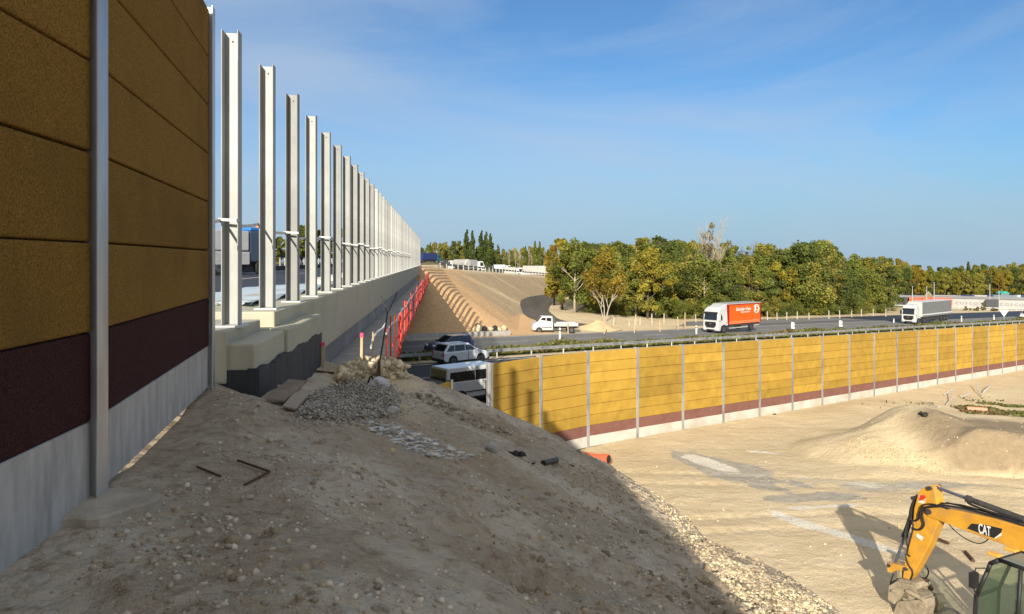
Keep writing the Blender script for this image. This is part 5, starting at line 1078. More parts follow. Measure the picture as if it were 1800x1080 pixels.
x = (1690-900)/FP*290; sh = thing('long_shed', 'long low grey roofed shed between the two container rows', 'shed', (x, 290, gz(x, 290)), math.atan2(-.45, .89))
mb = MB(); mb.box((-29, -3, 0), (33, 3, 2.6)); mb.build('wall', M_CGREY, sh); mb = MB(); mb.prism([(-3.4, 2.6), (3.4, 2.6), (3.4, 2.7), (0, 3.3), (-3.4, 2.7)], lambda p: (-29.4, p[0], p[1]), lambda p: (33.4, p[0], p[1])); mb.build('roof', mat('grey_roof', (.30, .30, .29), (.24, .24, .24), rough=.8, scale=.3), sh)
for j in range(6): mb = MB(); mb.box((-26+10*j, -3.03, .3), (-22+10*j, -2.99, 2.3)); mb.build('gate', M_CDARK, sh)
x = (1571-900)/FP*266; ta = thing('storage_tank', 'white rounded tank between the yellow and dark grey containers', 'tank', (x, 266, gz(x, 266)), .3); mb = MB(); mb.tube([(0, 0, 0), (0, 0, 2.0), (0, 0, 2.5)], [1.0, 1.0, .35], 20); mb.build('shell', M_CWHITE, ta)
mb = MB(); mb.tube([(0, 0, 2.45), (0, 0, 2.65)], .2, 10); mb.build('hatch', M_CGREY, ta)
for px, yt, lab in [(1559, 497, 'tall lamp post over the yellow container'), (1574, 503, 'lamp post right of the tallest left one'), (1604, 504, 'lamp post over the dark grey container'), (1629, 504, 'lamp post left of a close taller one, over the coral container'), (1642, 497, 'tall lamp post over the coral container'), (1740, 500, 'tall lamp post over the dark container end'), (1756, 512, 'short white mast right of the last lamp post')]:
    Y = 258; x = (px-900)/FP*Y; g0 = gz(x, Y); h = (457-yt)/FP*Y-g0; t = thing('lamp_post', lab, 'lamp post', (x, Y, g0), 0, 'lamp posts of the freight yard')
    mb = MB(); mb.tube([(0, 0, 0), (0, 0, h)], [.14, .08], 8); mb.build('pole', M_GALV, t); mb = MB(); mb.box((-.22, -.15, h-.05), (.22, .15, h+.1)); mb.build('lamp_head', M_CWHITE, t, bevel=.04)
x = (1763-900)/FP*330; t = thing('teal_tent', 'small teal pointed roof behind the back row of containers', 'tent', (x, 330, gz(x, 330))); mb = MB(); mb.box((-1.8, -1.5, 0), (1.8, 1.5, 3.0)); mb.build('wall', M_CGREY, t); mb = MB(); mb.prism([(-2.2, 3.0), (2.2, 3.0), (0, 4.0)], lambda p: (p[0], -1.8, p[1]), lambda p: (p[0], 1.8, p[1])); mb.build('roof', M_TEAL, t)
yf = thing('yard_fence', 'low grey guard rail in front of the freight yard containers', 'guard rail', ((1680-900)/FP*238, 238, -16.0), math.atan2(-.52, .85))
mb = MB(); mb.box((-38, -.05, .7), (32, .05, 1.0)); mb.box((-38, -.04, .25), (32, .04, .38)); mb.build('rail', mat('pale_rail', (.42, .43, .43), rough=.6), yf)
for j in range(24): mb = MB(); mb.box((-38+3*j, -.08, -1.2), (-37.85+3*j, .08, 1.05)); mb.build('post', mat('pale_rail', (.42, .43, .43)), yf)
for px, Y, h, w_, lab in [(1698, 222, 1.3, 2.6, 'dark shrub before the left white container'), (1718, 222, 1.3, 2.0, 'dark shrub before the right half of the left white container'), (1729, 226, 2.6, 2.8, 'largest shrub, reddish, in front of the dark container end'), (1748, 222, .9, 2.6, 'flat shrub between the dark container end and the triangular sign')]:
    x = (px-900)/FP*Y; t = thing('shrub', lab, 'shrub', (x, Y, gz(x, Y)), group='shrubs before the freight yard'); V, T = lobes_crown(px, h, w_*.5, .1, h*.8, 8, 500, .28); mesh_quads('foliage', V, M_LEAF['grey'], T, t)
    mb = MB(); [mb.tube([(0, 0, -.1), (math.cos(a)*w_*.25, math.sin(a)*w_*.25, h*.6)], [.04, .015], 5) for a in (0, 1.6, 3.1, 4.6)]; mb.build('stem', M_BARK, t)

# ------------------------------------------------------------------ excavator
EP = Vector((11.2, 20.66, -9.9)); EF = Vector((-.45, .89, 0)).normalized(); EL = Vector((-EF.y, EF.x, 0)); EP.z = gz(11.2, 20.66)
ex = thing('excavator', 'yellow tracked excavator with white lettering on a black boom badge, lower right corner', 'excavator', EP, math.atan2(EF.y, EF.x))
def pl(px, py):
    """photo pixel -> (forward, up) in the plane of the boom"""
    u = (px-900)/FP; b = (u*EP.y-EP.x)/(-EF.x+u*EF.y); Y = EP.y-EF.y*b; return (-b, (457-py)/FP*Y-EP.z)
def plate(mb, poly, w0, w1, m=0): return mb.prism(poly, lambda p: (p[0], w0, p[1]), lambda p: (p[0], w1, p[1]), m)
def P3(px, py, w=0): a = pl(px, py); return Vector((a[0], w, a[1]))
top = [pl(1634, 893), pl(1639, 888), pl(1652, 889), pl(1700, 898), pl(1750, 909), pl(1800, 923)]; bot = [pl(1800, 966), pl(1750, 948), pl(1700, 930), pl(1656, 913), pl(1639, 907), pl(1633, 900)]
a0, a1 = top[-1], bot[0]
gooseneck = [(a0[0]-.55, a0[1]+.02), (a0[0]-1.2, a0[1]-.35), (a0[0]-2.1, a0[1]-1.25), (a0[0]-2.3, a0[1]-1.6), (a0[0]-2.0, a0[1]-1.75), (a0[0]-1.2, a0[1]-1.15), (a0[0]-.45, a1[1]-.12)]
mb = MB(); plate(mb, top+gooseneck+bot, -.19, .19); boom = mb.build('boom', M_PAINTO, ex, bevel=.025)
# badge with its lettering, on the side that faces the camera (left of the machine)
mb = MB(); plate(mb, [pl(1708, 927), pl(1716, 918.5), pl(1742, 921), pl(1770, 927.5), pl(1768, 934), pl(1756, 944), pl(1740, 939)], .191, .197); mb.build('badge', M_BLACK, ex)
mb = MB(); plate(mb, [pl(1768.5, 934.5), pl(1768, 939.5), pl(1757.5, 944.9), pl(1755.5, 944.2)], .191, .198); mb.build('badge_stripe', M_LETTER, ex)
o_ = P3(1728, 934, .199); xd = (P3(1752, 941.5, .199)-o_); yd = Vector((0, 0, 1)); yd = (yd-xd.normalized()*yd.dot(xd.normalized()))
text('lettering', 'CAT', .34, frameM(o_, xd, yd), M_LETTER, ex, sx=xd.length/.74, ext=.003)
mb = MB(); plate(mb, [P3(1682, 936).xz, P3(1683, 892).xz, P3(1686.5, 893).xz, P3(1686, 938).xz], -.20, .20) if False else None
# stick
ST1 = [pl(1641, 852), pl(1648, 856), pl(1655, 890), pl(1655, 920), pl(1637, 963), pl(1613, 1006), pl(1604, 1018), pl(1593, 1014), pl(1598, 976), pl(1611, 922), pl(1613, 893), pl(1621, 863), pl(1630, 856)]
mb = MB(); plate(mb, ST1, -.16, .16); stick = mb.build('stick', M_PAINTO, ex, bevel=.02)
mb = MB(); plate(mb, [pl(1622, 873), pl(1624, 868), pl(1633, 873), pl(1634, 878)], .161, .166); plate(mb, [pl(1621, 882), pl(1622, 877), pl(1634, 880.5), pl(1630, 884)], .161, .166); plate(mb, [pl(1617, 941), pl(1619, 936), pl(1630, 943), pl(1627, 949)], .161, .166); mb.build('reflector', M_LETTER, ex)
mb = MB(); plate(mb, [pl(1622.5, 880), pl(1624, 869), pl(1633, 869.5), pl(1634, 875)], .162, .170); mb.build('warning_mark', M_RED, ex)
for (x, y, r) in ((1641, 898, .075), (1642, 857, .055), (1600, 998, .05), (1571, 992, .05), (1613, 874, .05)): mb = MB(); c = P3(x, y); mb.tube([c+Vector((0, -.24, 0)), c+Vector((0, .24, 0))], r, 14); mb.build('pin', M_CHASS, ex)
def cyl(a, b, f, r, w=0, name='hydraulic_cylinder'):
    A, B = P3(*a, w), P3(*b, w); mid = A+(B-A)*f; mb = MB(); mb.tube([A, mid], r, 12); mb.tube([mid-(mid-A)*.06, mid+(B-mid)*.03], r*1.25, 12); c = mb.build(name, M_CHASS, ex, smooth=False)
    mb = MB(); mb.tube([mid, B], r*.55, 10); mb.build('piston_rod', mat('rod_steel', (.14, .15, .20), rough=.35, metal=.6), c)
cyl((1800, 913), (1646, 857), .62, .075)
cyl((1612, 878), (1574, 990), .58, .07)
mb = MB(); plate(mb, [pl(1566, 990), pl(1570, 988), pl(1603, 994), pl(1602, 1001), pl(1584, 1001), pl(1572, 1006), pl(1567, 999)], -.2, .2); mb.build('bucket_link', M_PAINTO, ex, bevel=.02)
# dusty coupler and tilting head
mb = MB()
plate(mb, [pl(1580, 1000), pl(1588, 1000), pl(1590, 1022), pl(1580, 1024)], -.12, .12); plate(mb, [pl(1578, 1022), pl(1592, 1014), pl(1612, 1018), pl(1624, 1022), pl(1624, 1033), pl(1604, 1036), pl(1594, 1050), pl(1580, 1054), pl(1573, 1040)], -.3, .3)
plate(mb, [pl(1600, 1034), pl(1613, 1034), pl(1616, 1052), pl(1598, 1052)], -.2, .2); mb.build('coupler', M_DUSTY, ex, bevel=.03)
mb = MB(); plate(mb, [pl(1594, 1052), pl(1642, 1048), pl(1647, 1062), pl(1640, 1078), pl(1620, 1084), pl(1584, 1078)], -.42, .42); plate(mb, [pl(1600, 1041), pl(1622, 1040), pl(1622, 1052), pl(1600, 1054)], -.3, -.12); plate(mb, [pl(1600, 1041), pl(1622, 1040), pl(1622, 1052), pl(1600, 1054)], .12, .3)
for yy in (-.3, 0, .3): c = P3(1606, 1045); mb.tube([c+Vector((0, yy-.06, 0)), c+Vector((0, yy+.06, 0))], .14, 12)
mb.build('tilt_head', M_DUSTY, ex, bevel=.03)
c = P3(1640, 1078); bk = []
for k in range(9): a = R(-40+k*26); bk.append((c.x-.15+.52*math.cos(a)*1.1, c.z-.38+.42*math.sin(a)))
mb = MB(); inner = [(x*.93+(c.x-.15)*.07, z*.9+(c.z-.38)*.1) for x, z in bk]; plate(mb, bk+inner[::-1], -.65, .65); plate(mb, bk, -.67, -.63); plate(mb, bk, .63, .67)
for yy in np.linspace(-.55, .55, 5): mb.box((bk[0][0]-.05, yy-.05, bk[0][1]-.18), (bk[0][0]+.04, yy+.05, bk[0][1]+.03))
mb.build('bucket', M_DUSTY, ex, bevel=.012)
mb = MB()
for yy in (-.34, .30): plate(mb, [pl(1577, 1026), pl(1590, 1018), pl(1618, 1024), pl(1628, 1040), pl(1618, 1052), pl(1600, 1046), pl(1586, 1058), pl(1575, 1050)], yy, yy+.035)
mb.build('cheek_plate', M_DUSTY, ex, bevel=.008) if False else None
for yy in (-.36, .325):
    mb = MB(); plate(mb, [pl(1577, 1026), pl(1590, 1018), pl(1618, 1024), pl(1628, 1040), pl(1618, 1052), pl(1600, 1046), pl(1586, 1058), pl(1575, 1050)], yy, yy+.035); mb.build('cheek_plate', M_DUSTY, ex, bevel=.008)
for (x, y, r) in ((1586, 1034, .06), (1612, 1034, .07), (1602, 1062, .08), (1634, 1060, .08)): mb = MB(); c = P3(x, y); mb.tube([c+Vector((0, -.44, 0)), c+Vector((0, .44, 0))], r*.6, 12); mb.build('pin', M_DUSTY, ex)
mb = MB(); c = P3(1625, 1044); mb.box((c.x-.2, -.2, c.z-.06), (c.x+.2, .36, c.z+.06)); mb.tube([(c.x-.25, .40, c.z+.02), (c.x+.2, .40, c.z+.06)], .06, 10); mb.build('tilt_cylinder', M_DUSTY, ex, bevel=.01)
# hoses
def hose(pts, r=.022, w=.24, name='hose'):
    P = [P3(x, y, w) for x, y in pts]; out = []
    for i in range(len(P)-1):
        p0, p1, p2, p3 = P[max(i-1, 0)], P[i], P[i+1], P[min(i+2, len(P)-1)]
        for k in range(6): u = k/6; out.append(.5*((2*p1)+(-p0+p2)*u+(2*p0-5*p1+4*p2-p3)*u*u+(-p0+3*p1-3*p2+p3)*u**3))
    out.append(P[-1]); mb = MB(); mb.tube(out, r, 7); mb.build(name, M_HOSE, ex, smooth=True)
hose([(1660, 886), (1635, 890), (1626, 900), (1624, 911), (1613, 913), (1611, 905)]); hose([(1665, 888), (1638, 891), (1631, 902), (1634, 920), (1626, 929), (1612, 926)], .026); hose([(1680, 892), (1650, 884), (1634, 886), (1629, 895), (1627, 908), (1620, 914)], .02, .26)
hose([(1620, 868), (1612, 885), (1609, 905), (1613, 925), (1607, 950), (1603, 970), (1608, 976)], .022, .2); hose([(1617, 872), (1609, 892), (1606, 915), (1602, 940), (1604, 962)], .018, .22)
hose([(1599, 972), (1605, 990), (1613, 1004), (1608, 1020)], .016, .2); hose([(1619, 996), (1624, 1008), (1620, 1018), (1613, 1019)], .018, -.2); hose([(1581, 1006), (1576, 1020), (1577, 1036), (1584, 1048)], .018, .25); hose([(1590, 1016), (1581, 1022), (1584, 1042), (1590, 1050)], .02, .33)
hose([(1655, 918), (1670, 935), (1690, 950), (1712, 958), (1727, 952), (1732, 941)], .014, -.2)
hose([(1655, 886), (1700, 893), (1740, 903), (1770, 911), (1810, 925)], .026, .12); hose([(1650, 884), (1690, 888), (1730, 899), (1775, 911), (1810, 921)], .022, .02); hose([(1660, 885), (1700, 894), (1745, 905), (1810, 924)], .024, -.1)
hose([(1705, 883), (1720, 890), (1745, 899), (1775, 908), (1805, 916)], .03, .10)
# cab, house and tracks
def cabp(px, py, w):
    u = (px-900)/FP; X0 = EP+EL*w; b = (u*X0.y-X0.x)/(-EF.x+u*EF.y); Y = X0.y-EF.y*b; return (-b, (457-py)/FP*Y-EP.z)
cf, cz_t = cabp(1737, 987, 1.5); cf = min(cf, -2.6); ct = 2.93
prof = [(cf-.05, ct-.14), (cf+.02, ct-.35), (cf+.28, 1.9), (cf+.32, 1.15), (cf+.1, 1.0), (cf-1.6, 1.0), (cf-1.62, ct-.25), (cf-1.45, ct), (cf-.25, ct+.02)]
mb = MB()
def beam(a, b, w, th=.05): A = Vector((a[0], w, a[1])); B = Vector((b[0], w, b[1])); mb.tube([A, B], th, 8)
for w_ in (.58, 1.5):
    for i in range(len(prof)):
        if i in (4,): continue
        beam(prof[i], prof[(i+1) % len(prof)], w_, .05 if w_ == 1.5 else .04)
    beam((cf-.72, ct), (cf-.62, 1.0), w_, .045)
for i in (0, 2, 6, 7, 8): mb.tube([(prof[i][0], .58, prof[i][1]), (prof[i][0], 1.5, prof[i][1])], .045, 8)
mb.build('cab_frame', M_BLACK, ex, smooth=True)
mb = MB(); ins = [(x*.985+(cf-.6)*.015, z*.985+2*.015) for x, z in prof]; plate(mb, ins, 1.475, 1.485); mb.prism([prof[1], prof[2]], lambda p: (p[0], .6, p[1]), lambda p: (p[0], 1.48, p[1])) if False else None
mb.add([(prof[1][0], .62, prof[1][1]), (prof[1][0], 1.46, prof[1][1]), (prof[2][0], 1.46, prof[2][1]), (prof[2][0], .62, prof[2][1])], [(0, 1, 2, 3)]); mb.add([(prof[2][0], .62, prof[2][1]), (prof[2][0], 1.46, prof[2][1]), (prof[3][0], 1.46, prof[3][1]), (prof[3][0], .62, prof[3][1])], [(0, 1, 2, 3)])
mb.build('cab_glass', M_CABGLASS, ex)
mb = MB(); mb.box((cf-1.5, .62, ct-.03), (cf-.95, 1.46, ct+.05)); mb.build('roof_panel', M_PAINTO, ex, bevel=.02)
mb = MB(); mb.box((cf-.92, .66, ct-.0), (cf-.22, 1.42, ct+.045)); mb.build('roof_hatch', mat('tinted_hatch', (.16, .19, .17), rough=.15), ex, bevel=.02)
for w_ in (.72, 1.38): mb = MB(); mb.box((cf-.22, w_-.09, ct+.02), (cf+.06, w_+.09, ct+.10)); mb.build('roof_lamp', mat('lamp_orange', (.72, .33, .06), rough=.4), ex, bevel=.03)
mb = MB(); mb.box((cf-1.45, .75, 1.25), (cf-.85, 1.3, 1.45)); mb.hexa([(cf-1.5, .78, 1.45), (cf-1.5, 1.27, 1.45), (cf-1.3, 1.27, 1.45), (cf-1.3, .78, 1.45), (cf-1.58, .82, 2.35), (cf-1.58, 1.23, 2.35), (cf-1.45, 1.23, 2.35), (cf-1.45, .82, 2.35)]); mb.build('seat', M_BLACK, ex, bevel=.04)
mb = MB(); mb.tube([(cf-.6, .85, 1.3), (cf-.58, .85, 1.8), (cf-.5, .85, 1.95)], .03, 8); mb.tube([(cf-.6, 1.25, 1.3), (cf-.58, 1.25, 1.8)], .03, 8); mb.build('control_lever', M_BLACK, ex)
mb = MB(); mb.tube([(cf-.35, 1.05, 1.1), (cf-.42, 1.05, 2.05)], .05, 8); mb.box((cf-.48, .95, 2.0), (cf-.40, 1.15, 2.2)); mb.build('monitor_column', M_PLASTW, ex)
mb = MB(); mb.tube([(cf+.05, 1.52, 2.65), (cf+.22, 1.62, 2.6), (cf+.26, 1.66, 2.2), (cf+.24, 1.55, 1.9), (cf+.26, 1.52, 1.4)], .016, 6); mb.box((cf+.18, 1.56, 2.15), (cf+.30, 1.76, 2.5)); mb.build('mirror', M_BLACK, ex)
mb = MB(); mb.box((cf-5.2, -1.35, 1.0), (cf-1.7, 1.4, 2.2)); mb.box((cf-1.7, -1.35, 1.0), (cf+.1, -.45, 1.9)); mb.build('engine_housing', M_PAINTO, ex, bevel=.08)
mb = MB(); mb.prism([(-5.6, .9), (-5.6, 1.3), (-4.6, 2.1), (-1.7, 2.1)][:0] or [(cf-5.25, 1.05), (cf-5.55, 1.2), (cf-5.55, 2.0), (cf-5.25, 2.15)], lambda p: (p[0], -1.3, p[1]), lambda p: (p[0], 1.35, p[1])); mb.build('counterweight', M_CHASS, ex, bevel=.08)
mb = MB(); mb.box((cf-3.6, -.8, .6), (cf-1.6, .8, 1.0)); mb.build('slew_ring', M_CHASS, ex)
for sgn in (1, -1):
    mb = MB(); op = []
    for k in range(9): a = math.pi/2+k*math.pi/8; op.append((cf-4.3+.45*math.cos(a), .47+.45*math.sin(a)))
    for k in range(9): a = -math.pi/2+k*math.pi/8; op.append((cf-1.0+.45*math.cos(a), .47+.45*math.sin(a)))
    plate(mb, op, sgn*1.25-.27, sgn*1.25+.27); tr_ = mb.build('track', M_CHASS, ex, bevel=.02)
    for k in range(7): mb = MB(); mb.tube([(cf-4.2+.52*k, sgn*1.25-.29, .36), (cf-4.2+.52*k, sgn*1.25+.29, .36)], .2, 12); mb.build('roller', M_DUSTY, tr_)

# ------------------------------------------------------------------ loose things on the ground
ICO = None
def ico():
    import bmesh
    b = bmesh.new(); bmesh.ops.create_icosphere(b, subdivisions=1, radius=1); V = np.array([v.co[:] for v in b.verts]); F = [[v.index for v in f.verts] for f in b.faces]; b.free(); return V, np.array(F)
IV, IF = ico()
def stones(name, P, S, m, seed, flat=.65, sub=0, parent=None, smooth=False, elong=0.0):
    g = np.random.default_rng(seed); n = len(P); J = 1+g.uniform(-.28, .28, (n, len(IV), 1)); V = IV[None]*J
    sc = np.stack([g.uniform(.7, 1.3, n), g.uniform(.7, 1.3, n)*(1+elong), g.uniform(.5, 1, n)*flat/.65], -1); V = V*sc[:, None]*S[:, None, None]
    th = g.uniform(0, 2*np.pi, n); c, s = np.cos(th)[:, None], np.sin(th)[:, None]; x = V[..., 0]*c-V[..., 1]*s; y = V[..., 0]*s+V[..., 1]*c; V = np.stack([x, y, V[..., 2]], -1)+P[:, None]
    F = (IF[None]+(np.arange(n)*len(IV))[:, None, None]).reshape(-1, 3); me = bpy.data.meshes.new(name); V = V.reshape(-1, 3)
    me.vertices.add(len(V)); me.vertices.foreach_set('co', V.astype(np.float32).ravel()); me.loops.add(F.size); me.loops.foreach_set('vertex_index', F.astype(np.int32).ravel())
    me.polygons.add(len(F)); me.polygons.foreach_set('loop_start', np.arange(0, F.size, 3, dtype=np.int32)); me.polygons.foreach_set('loop_total', np.full(len(F), 3, dtype=np.int32))
    tn = np.repeat(g.uniform(.55, 1.45, n), 60); ca = me.attributes.new('tint', 'FLOAT_COLOR', 'CORNER'); a = np.ones((len(tn), 4), np.float32); a[:, :3] = tn[:, None]; ca.data.foreach_set('color', a.ravel())
    me.update(); me.materials.append(m); o = bpy.data.objects.new(name, me); COL.objects.link(o); o.parent = parent
    if smooth: me.polygons.foreach_set('use_smooth', [True]*len(F))
    return o
def gzv(x, y):
    i = np.clip(np.searchsorted(xs, x)-1, 0, len(xs)-2); j = np.clip(np.searchsorted(ys, y)-1, 0, len(ys)-2); u = (x-xs[i])/(xs[i+1]-xs[i]); v = (y-ys[j])/(ys[j+1]-ys[j])
    return (GZ[j, i]*(1-u)+GZ[j, i+1]*u)*(1-v)+(GZ[j+1, i]*(1-u)+GZ[j+1, i+1]*u)*v
M_PEB = mat('pebble', (.50, .45, .37), (.35, .305, .24), rough=.95, scale=9, attr='tint')
M_PEBG = mat('grey_gravel', (.37, .34, .295), (.26, .24, .205), rough=.95, scale=9, attr='tint')
M_LUMP = mat('pale_lump', (.50, .42, .29), (.38, .31, .20), rough=.95, scale=9, attr='tint', bump=.3)
def scatter(n, x0, x1, y0, y1, dens, smin, smax, powr=2.6, seed=1, cond=None):
    g = np.random.default_rng(seed); x = g.uniform(x0, x1, n*6); y = y0*(y1/y0)**g.uniform(0, 1, n*6); k = dens(x, y); ok = g.uniform(0, 1, n*6) < k
    if cond is not None: ok &= cond(x, y)
    x = x[ok][:n]; y = y[ok][:n]; S = smin*(smax/smin)**(g.uniform(0, 1, len(x))**powr); return np.stack([x, y, gzv(x, y)+S*.12], -1), S
dn = lambda x, y: np.clip(.30+1.3*fbm(x, y, .9, 3, 91)+.5*fbm(x, y, 3, 2, 92), .03, 1)*(x > WALLX(y)+.12)
P, S = scatter(15000, -3.2, 4.8, 2.6, 17, dn, .0028, .024, 2.6, 1, lambda x, y: x < -.9+.6*y)
tag(stones('gravel', P, S, M_PEB, 3), kind='stuff')
P, S = scatter(9000, -2.8, 4.8, 3.0, 18, lambda x, y: np.clip(.12+1.5*fbm(x, y, .8, 3, 95), 0, 1)*np.clip(.25+.5*(x+.5), .12, 1)*(x > WALLX(y)+.3), .006, .034, 2.2, 2, lambda x, y: x < -.9+.6*y)
tag(stones('dirt_clods', P, S, mat('dirt_clod', (.42, .345, .235), (.28, .225, .15), rough=1, scale=12, attr='tint'), 5), kind='stuff')
P, S = scatter(1100, -2.4, 4.6, 3.0, 17, lambda x, y: np.clip(2.2*fbm(x, y, .7, 3, 97), 0, 1)*np.clip(.1+.5*(x+.4), .03, 1), .018, .075, 2.4, 12, lambda x, y: x < -.9+.6*y)
P[:, 2] -= S*.25
tag(stones('soil_lumps', P, S, mat('soil_lump', (.36, .285, .19), (.25, .195, .125), rough=1, scale=14, attr='tint', bump=.8, bscale=40), 25, flat=.8), kind='stuff')
def px_scatter(n, poly, smin, smax, seed, y0=2.5, pw=2.0, lift=.12, heap=0.0):
    g = random.Random(seed); xs0 = [p[0] for p in poly]; ys0 = [p[1] for p in poly]; P = []; S = []
    def inside(x, y):
        c = False
        for i in range(len(poly)):
            (x1, y1), (x2, y2) = poly[i], poly[i-1]
            if (y1 > y) != (y2 > y) and x < (x2-x1)*(y-y1)/(y2-y1)+x1: c = not c
        return c
    while len(P) < n:
        x, y = g.uniform(min(xs0), max(xs0)), g.uniform(min(ys0), max(ys0))
        if inside(x, y): q = ground_at(x, y, y0); s_ = smin*(smax/smin)**(g.random()**pw); P.append((q.x, q.y, q.z+s_*lift+heap*g.random())); S.append(s_)
    return np.array(P), np.array(S)
P, S = px_scatter(9000, [(522, 738), (545, 705), (585, 682), (640, 674), (690, 684), (706, 708), (690, 735), (610, 742)], .008, .026, 4, 6, 1.8, heap=.07)
P2, S2 = px_scatter(2600, [(500, 742), (530, 700), (580, 676), (650, 668), (705, 680), (735, 712), (700, 748), (600, 752)], .006, .022, 5, 6, 1.8, heap=.0)
P = np.concatenate([P, P2]); S = np.concatenate([S, S2])
tag(stones('gravel_heap', P, S, M_PEBG, 7), kind='stuff')
P, S = px_scatter(1500, [(598, 668), (640, 650), (690, 646), (718, 664), (690, 668), (660, 662), (625, 668), (600, 678)], .025, .11, 6, 10, 1.8, heap=.22)
tag(stones('pale_rubble', P, S, M_LUMP, 9), kind='stuff')
P, S = px_scatter(420, [(620, 735), (680, 745), (760, 775), (830, 802), (800, 812), (740, 800), (660, 765)], .008, .038, 8, 6, 1.6)
tag(stones('mortar_crumbs', P, S, mat('mortar', (.46, .44, .40), rough=.95, attr='tint'), 11, elong=2.2, flat=.4), kind='stuff')
P, S = px_scatter(3000, [(1130, 850), (1180, 880), (1290, 990), (1400, 1040), (1470, 1066), (1440, 1080), (1330, 1080), (1230, 985)], .006, .036, 12, 6, 2.4)
tag(stones('slope_rubble', P, S, M_LUMP, 13), kind='stuff')
P, S = px_scatter(2600, [(1480, 780), (1520, 770), (1620, 800), (1680, 835), (1600, 830), (1500, 800)], .012, .045, 14, 20, 2.0)
tag(stones('yellow_gravel', P, S, mat('yellow_gravel', (.50, .40, .24), (.38, .30, .18), rough=.95, scale=5, attr='tint'), 15), kind='stuff')
P, S = px_scatter(900, [(1090, 800), (1500, 700), (1800, 690), (1800, 900), (1500, 1060), (1350, 1000), (1150, 880)], .012, .055, 16, 17, 3.0)
tag(stones('site_pebbles', P, S, mat('sand_lump', (.42, .33, .21), (.50, .40, .27), rough=.95, scale=5, attr='tint'), 17), kind='stuff')
P, S = px_scatter(240, [(700, 690), (760, 695), (800, 715), (850, 740), (900, 765), (840, 755), (760, 715)], .02, .085, 18, 10, 2.2)
tag(stones('crest_rubble', P, S, mat('grey_rubble', (.34, .29, .22), (.22, .19, .15), rough=.95, scale=5, attr='tint'), 19), kind='stuff')
# stones and lumps one can point at
RK = [(402, 963, 11, 'grey stone lying below the concrete footing of the barrier post', 0), (663, 1026, 11, 'pale egg shaped stone near the bottom middle of the mound', 0), (693, 1028, 6, 'small flat stone right of the pale egg shaped one', 0), (636, 844, 8, 'grey stone at mid height on the mound, left one', 0), (662, 835, 5, 'small round stone right of the grey mid height one', 0), (690, 852, 9, 'squat brown stone on the mound under the mortar crumbs', 0),
      (864, 793, 17, 'large whitish concrete lump on the mound crest', 1), (690, 727, 14, 'broad pale slab lump at the right foot of the grey gravel heap', 1), (1016, 944, 10, 'flat slab like stone on the right slope of the mound', 0), (240, 962, 8, 'pale stone just right of the concrete footing', 0), (133, 1049, 8, 'pale stone close under the barrier plinth', 0), (590, 1062, 7, 'small stone at the bottom edge of the picture', 0), (425, 880, 7, 'round pale stone enclosed by the bent rusty bar', 0), (438, 877, 9, 'larger stone enclosed by the bent rusty bar', 0), (475, 779, 10, 'upright pale clod left of the middle of the path', 0), (436, 772, 12, 'dark clod on the path edge before the wall', 0)]
for k, (x, y, r, lab, lum) in enumerate(RK):
    q = ground_at(x, y, 2.5); s_ = r/FP*q.y; o = stones('rock' if not lum else 'concrete_lump', np.array([(0, 0, 0.)]), np.array([s_]), M_STONE if not lum else mat('whitish_lump', (.40, .39, .36), (.30, .29, .27), rough=.95, scale=6, bump=.5), 40+k, smooth=False)
    md = o.modifiers.new('s', 'SUBSURF'); md.levels = md.render_levels = 2 if not lum else 1; o.location = (q.x, q.y, q.z+s_*.25); tag(o, lab, 'stone' if not lum else 'lump')
for k, (x, y, r, lab) in enumerate([(905, 800, 15, 'black asphalt clod beside the whitish lump on the mound crest'), (780, 712, 7, 'black clod on the crest, left one near the minibus'), (792, 724, 6, 'black clod on the crest, right one near the minibus'), (930, 815, 6, 'small black clod below the large asphalt one'), (1005, 820, 5, 'small black clod right of the black pipe piece'), (1627, 731, 9, 'black clump on top of the sand hill left of the pale pipe'), (1362, 730, 4, 'small dark scrap at the foot of the yellow barrier')]):
    q = ground_at(x, y, 2.5); s_ = r/FP*q.y; n_ = 5 if r > 8 else 2; g = np.random.default_rng(k); PP = g.normal(0, s_*.45, (n_, 3))*np.array([1.3, .8, .3]); o = stones('black_clod', PP, np.full(n_, s_*.6), M_CLOD, 60+k, flat=.5); o.location = (q.x, q.y, q.z+s_*.12); tag(o, lab, 'clod')
def tube_thing(name, pts, r, m, label, cat, n=10, hollow=False, lift=0.0, y0=2.5, group=None):
    Q = [ground_at(x, y, y0)+Vector((0, 0, lift+dz)) for x, y, dz in pts]; o0 = Q[0]; mb = MB(); mb.tube([q-o0 for q in Q], r, n)
    o = mb.build(name, m, smooth=False, bevel=0); o.location = o0; return tag(o, label, cat, group)
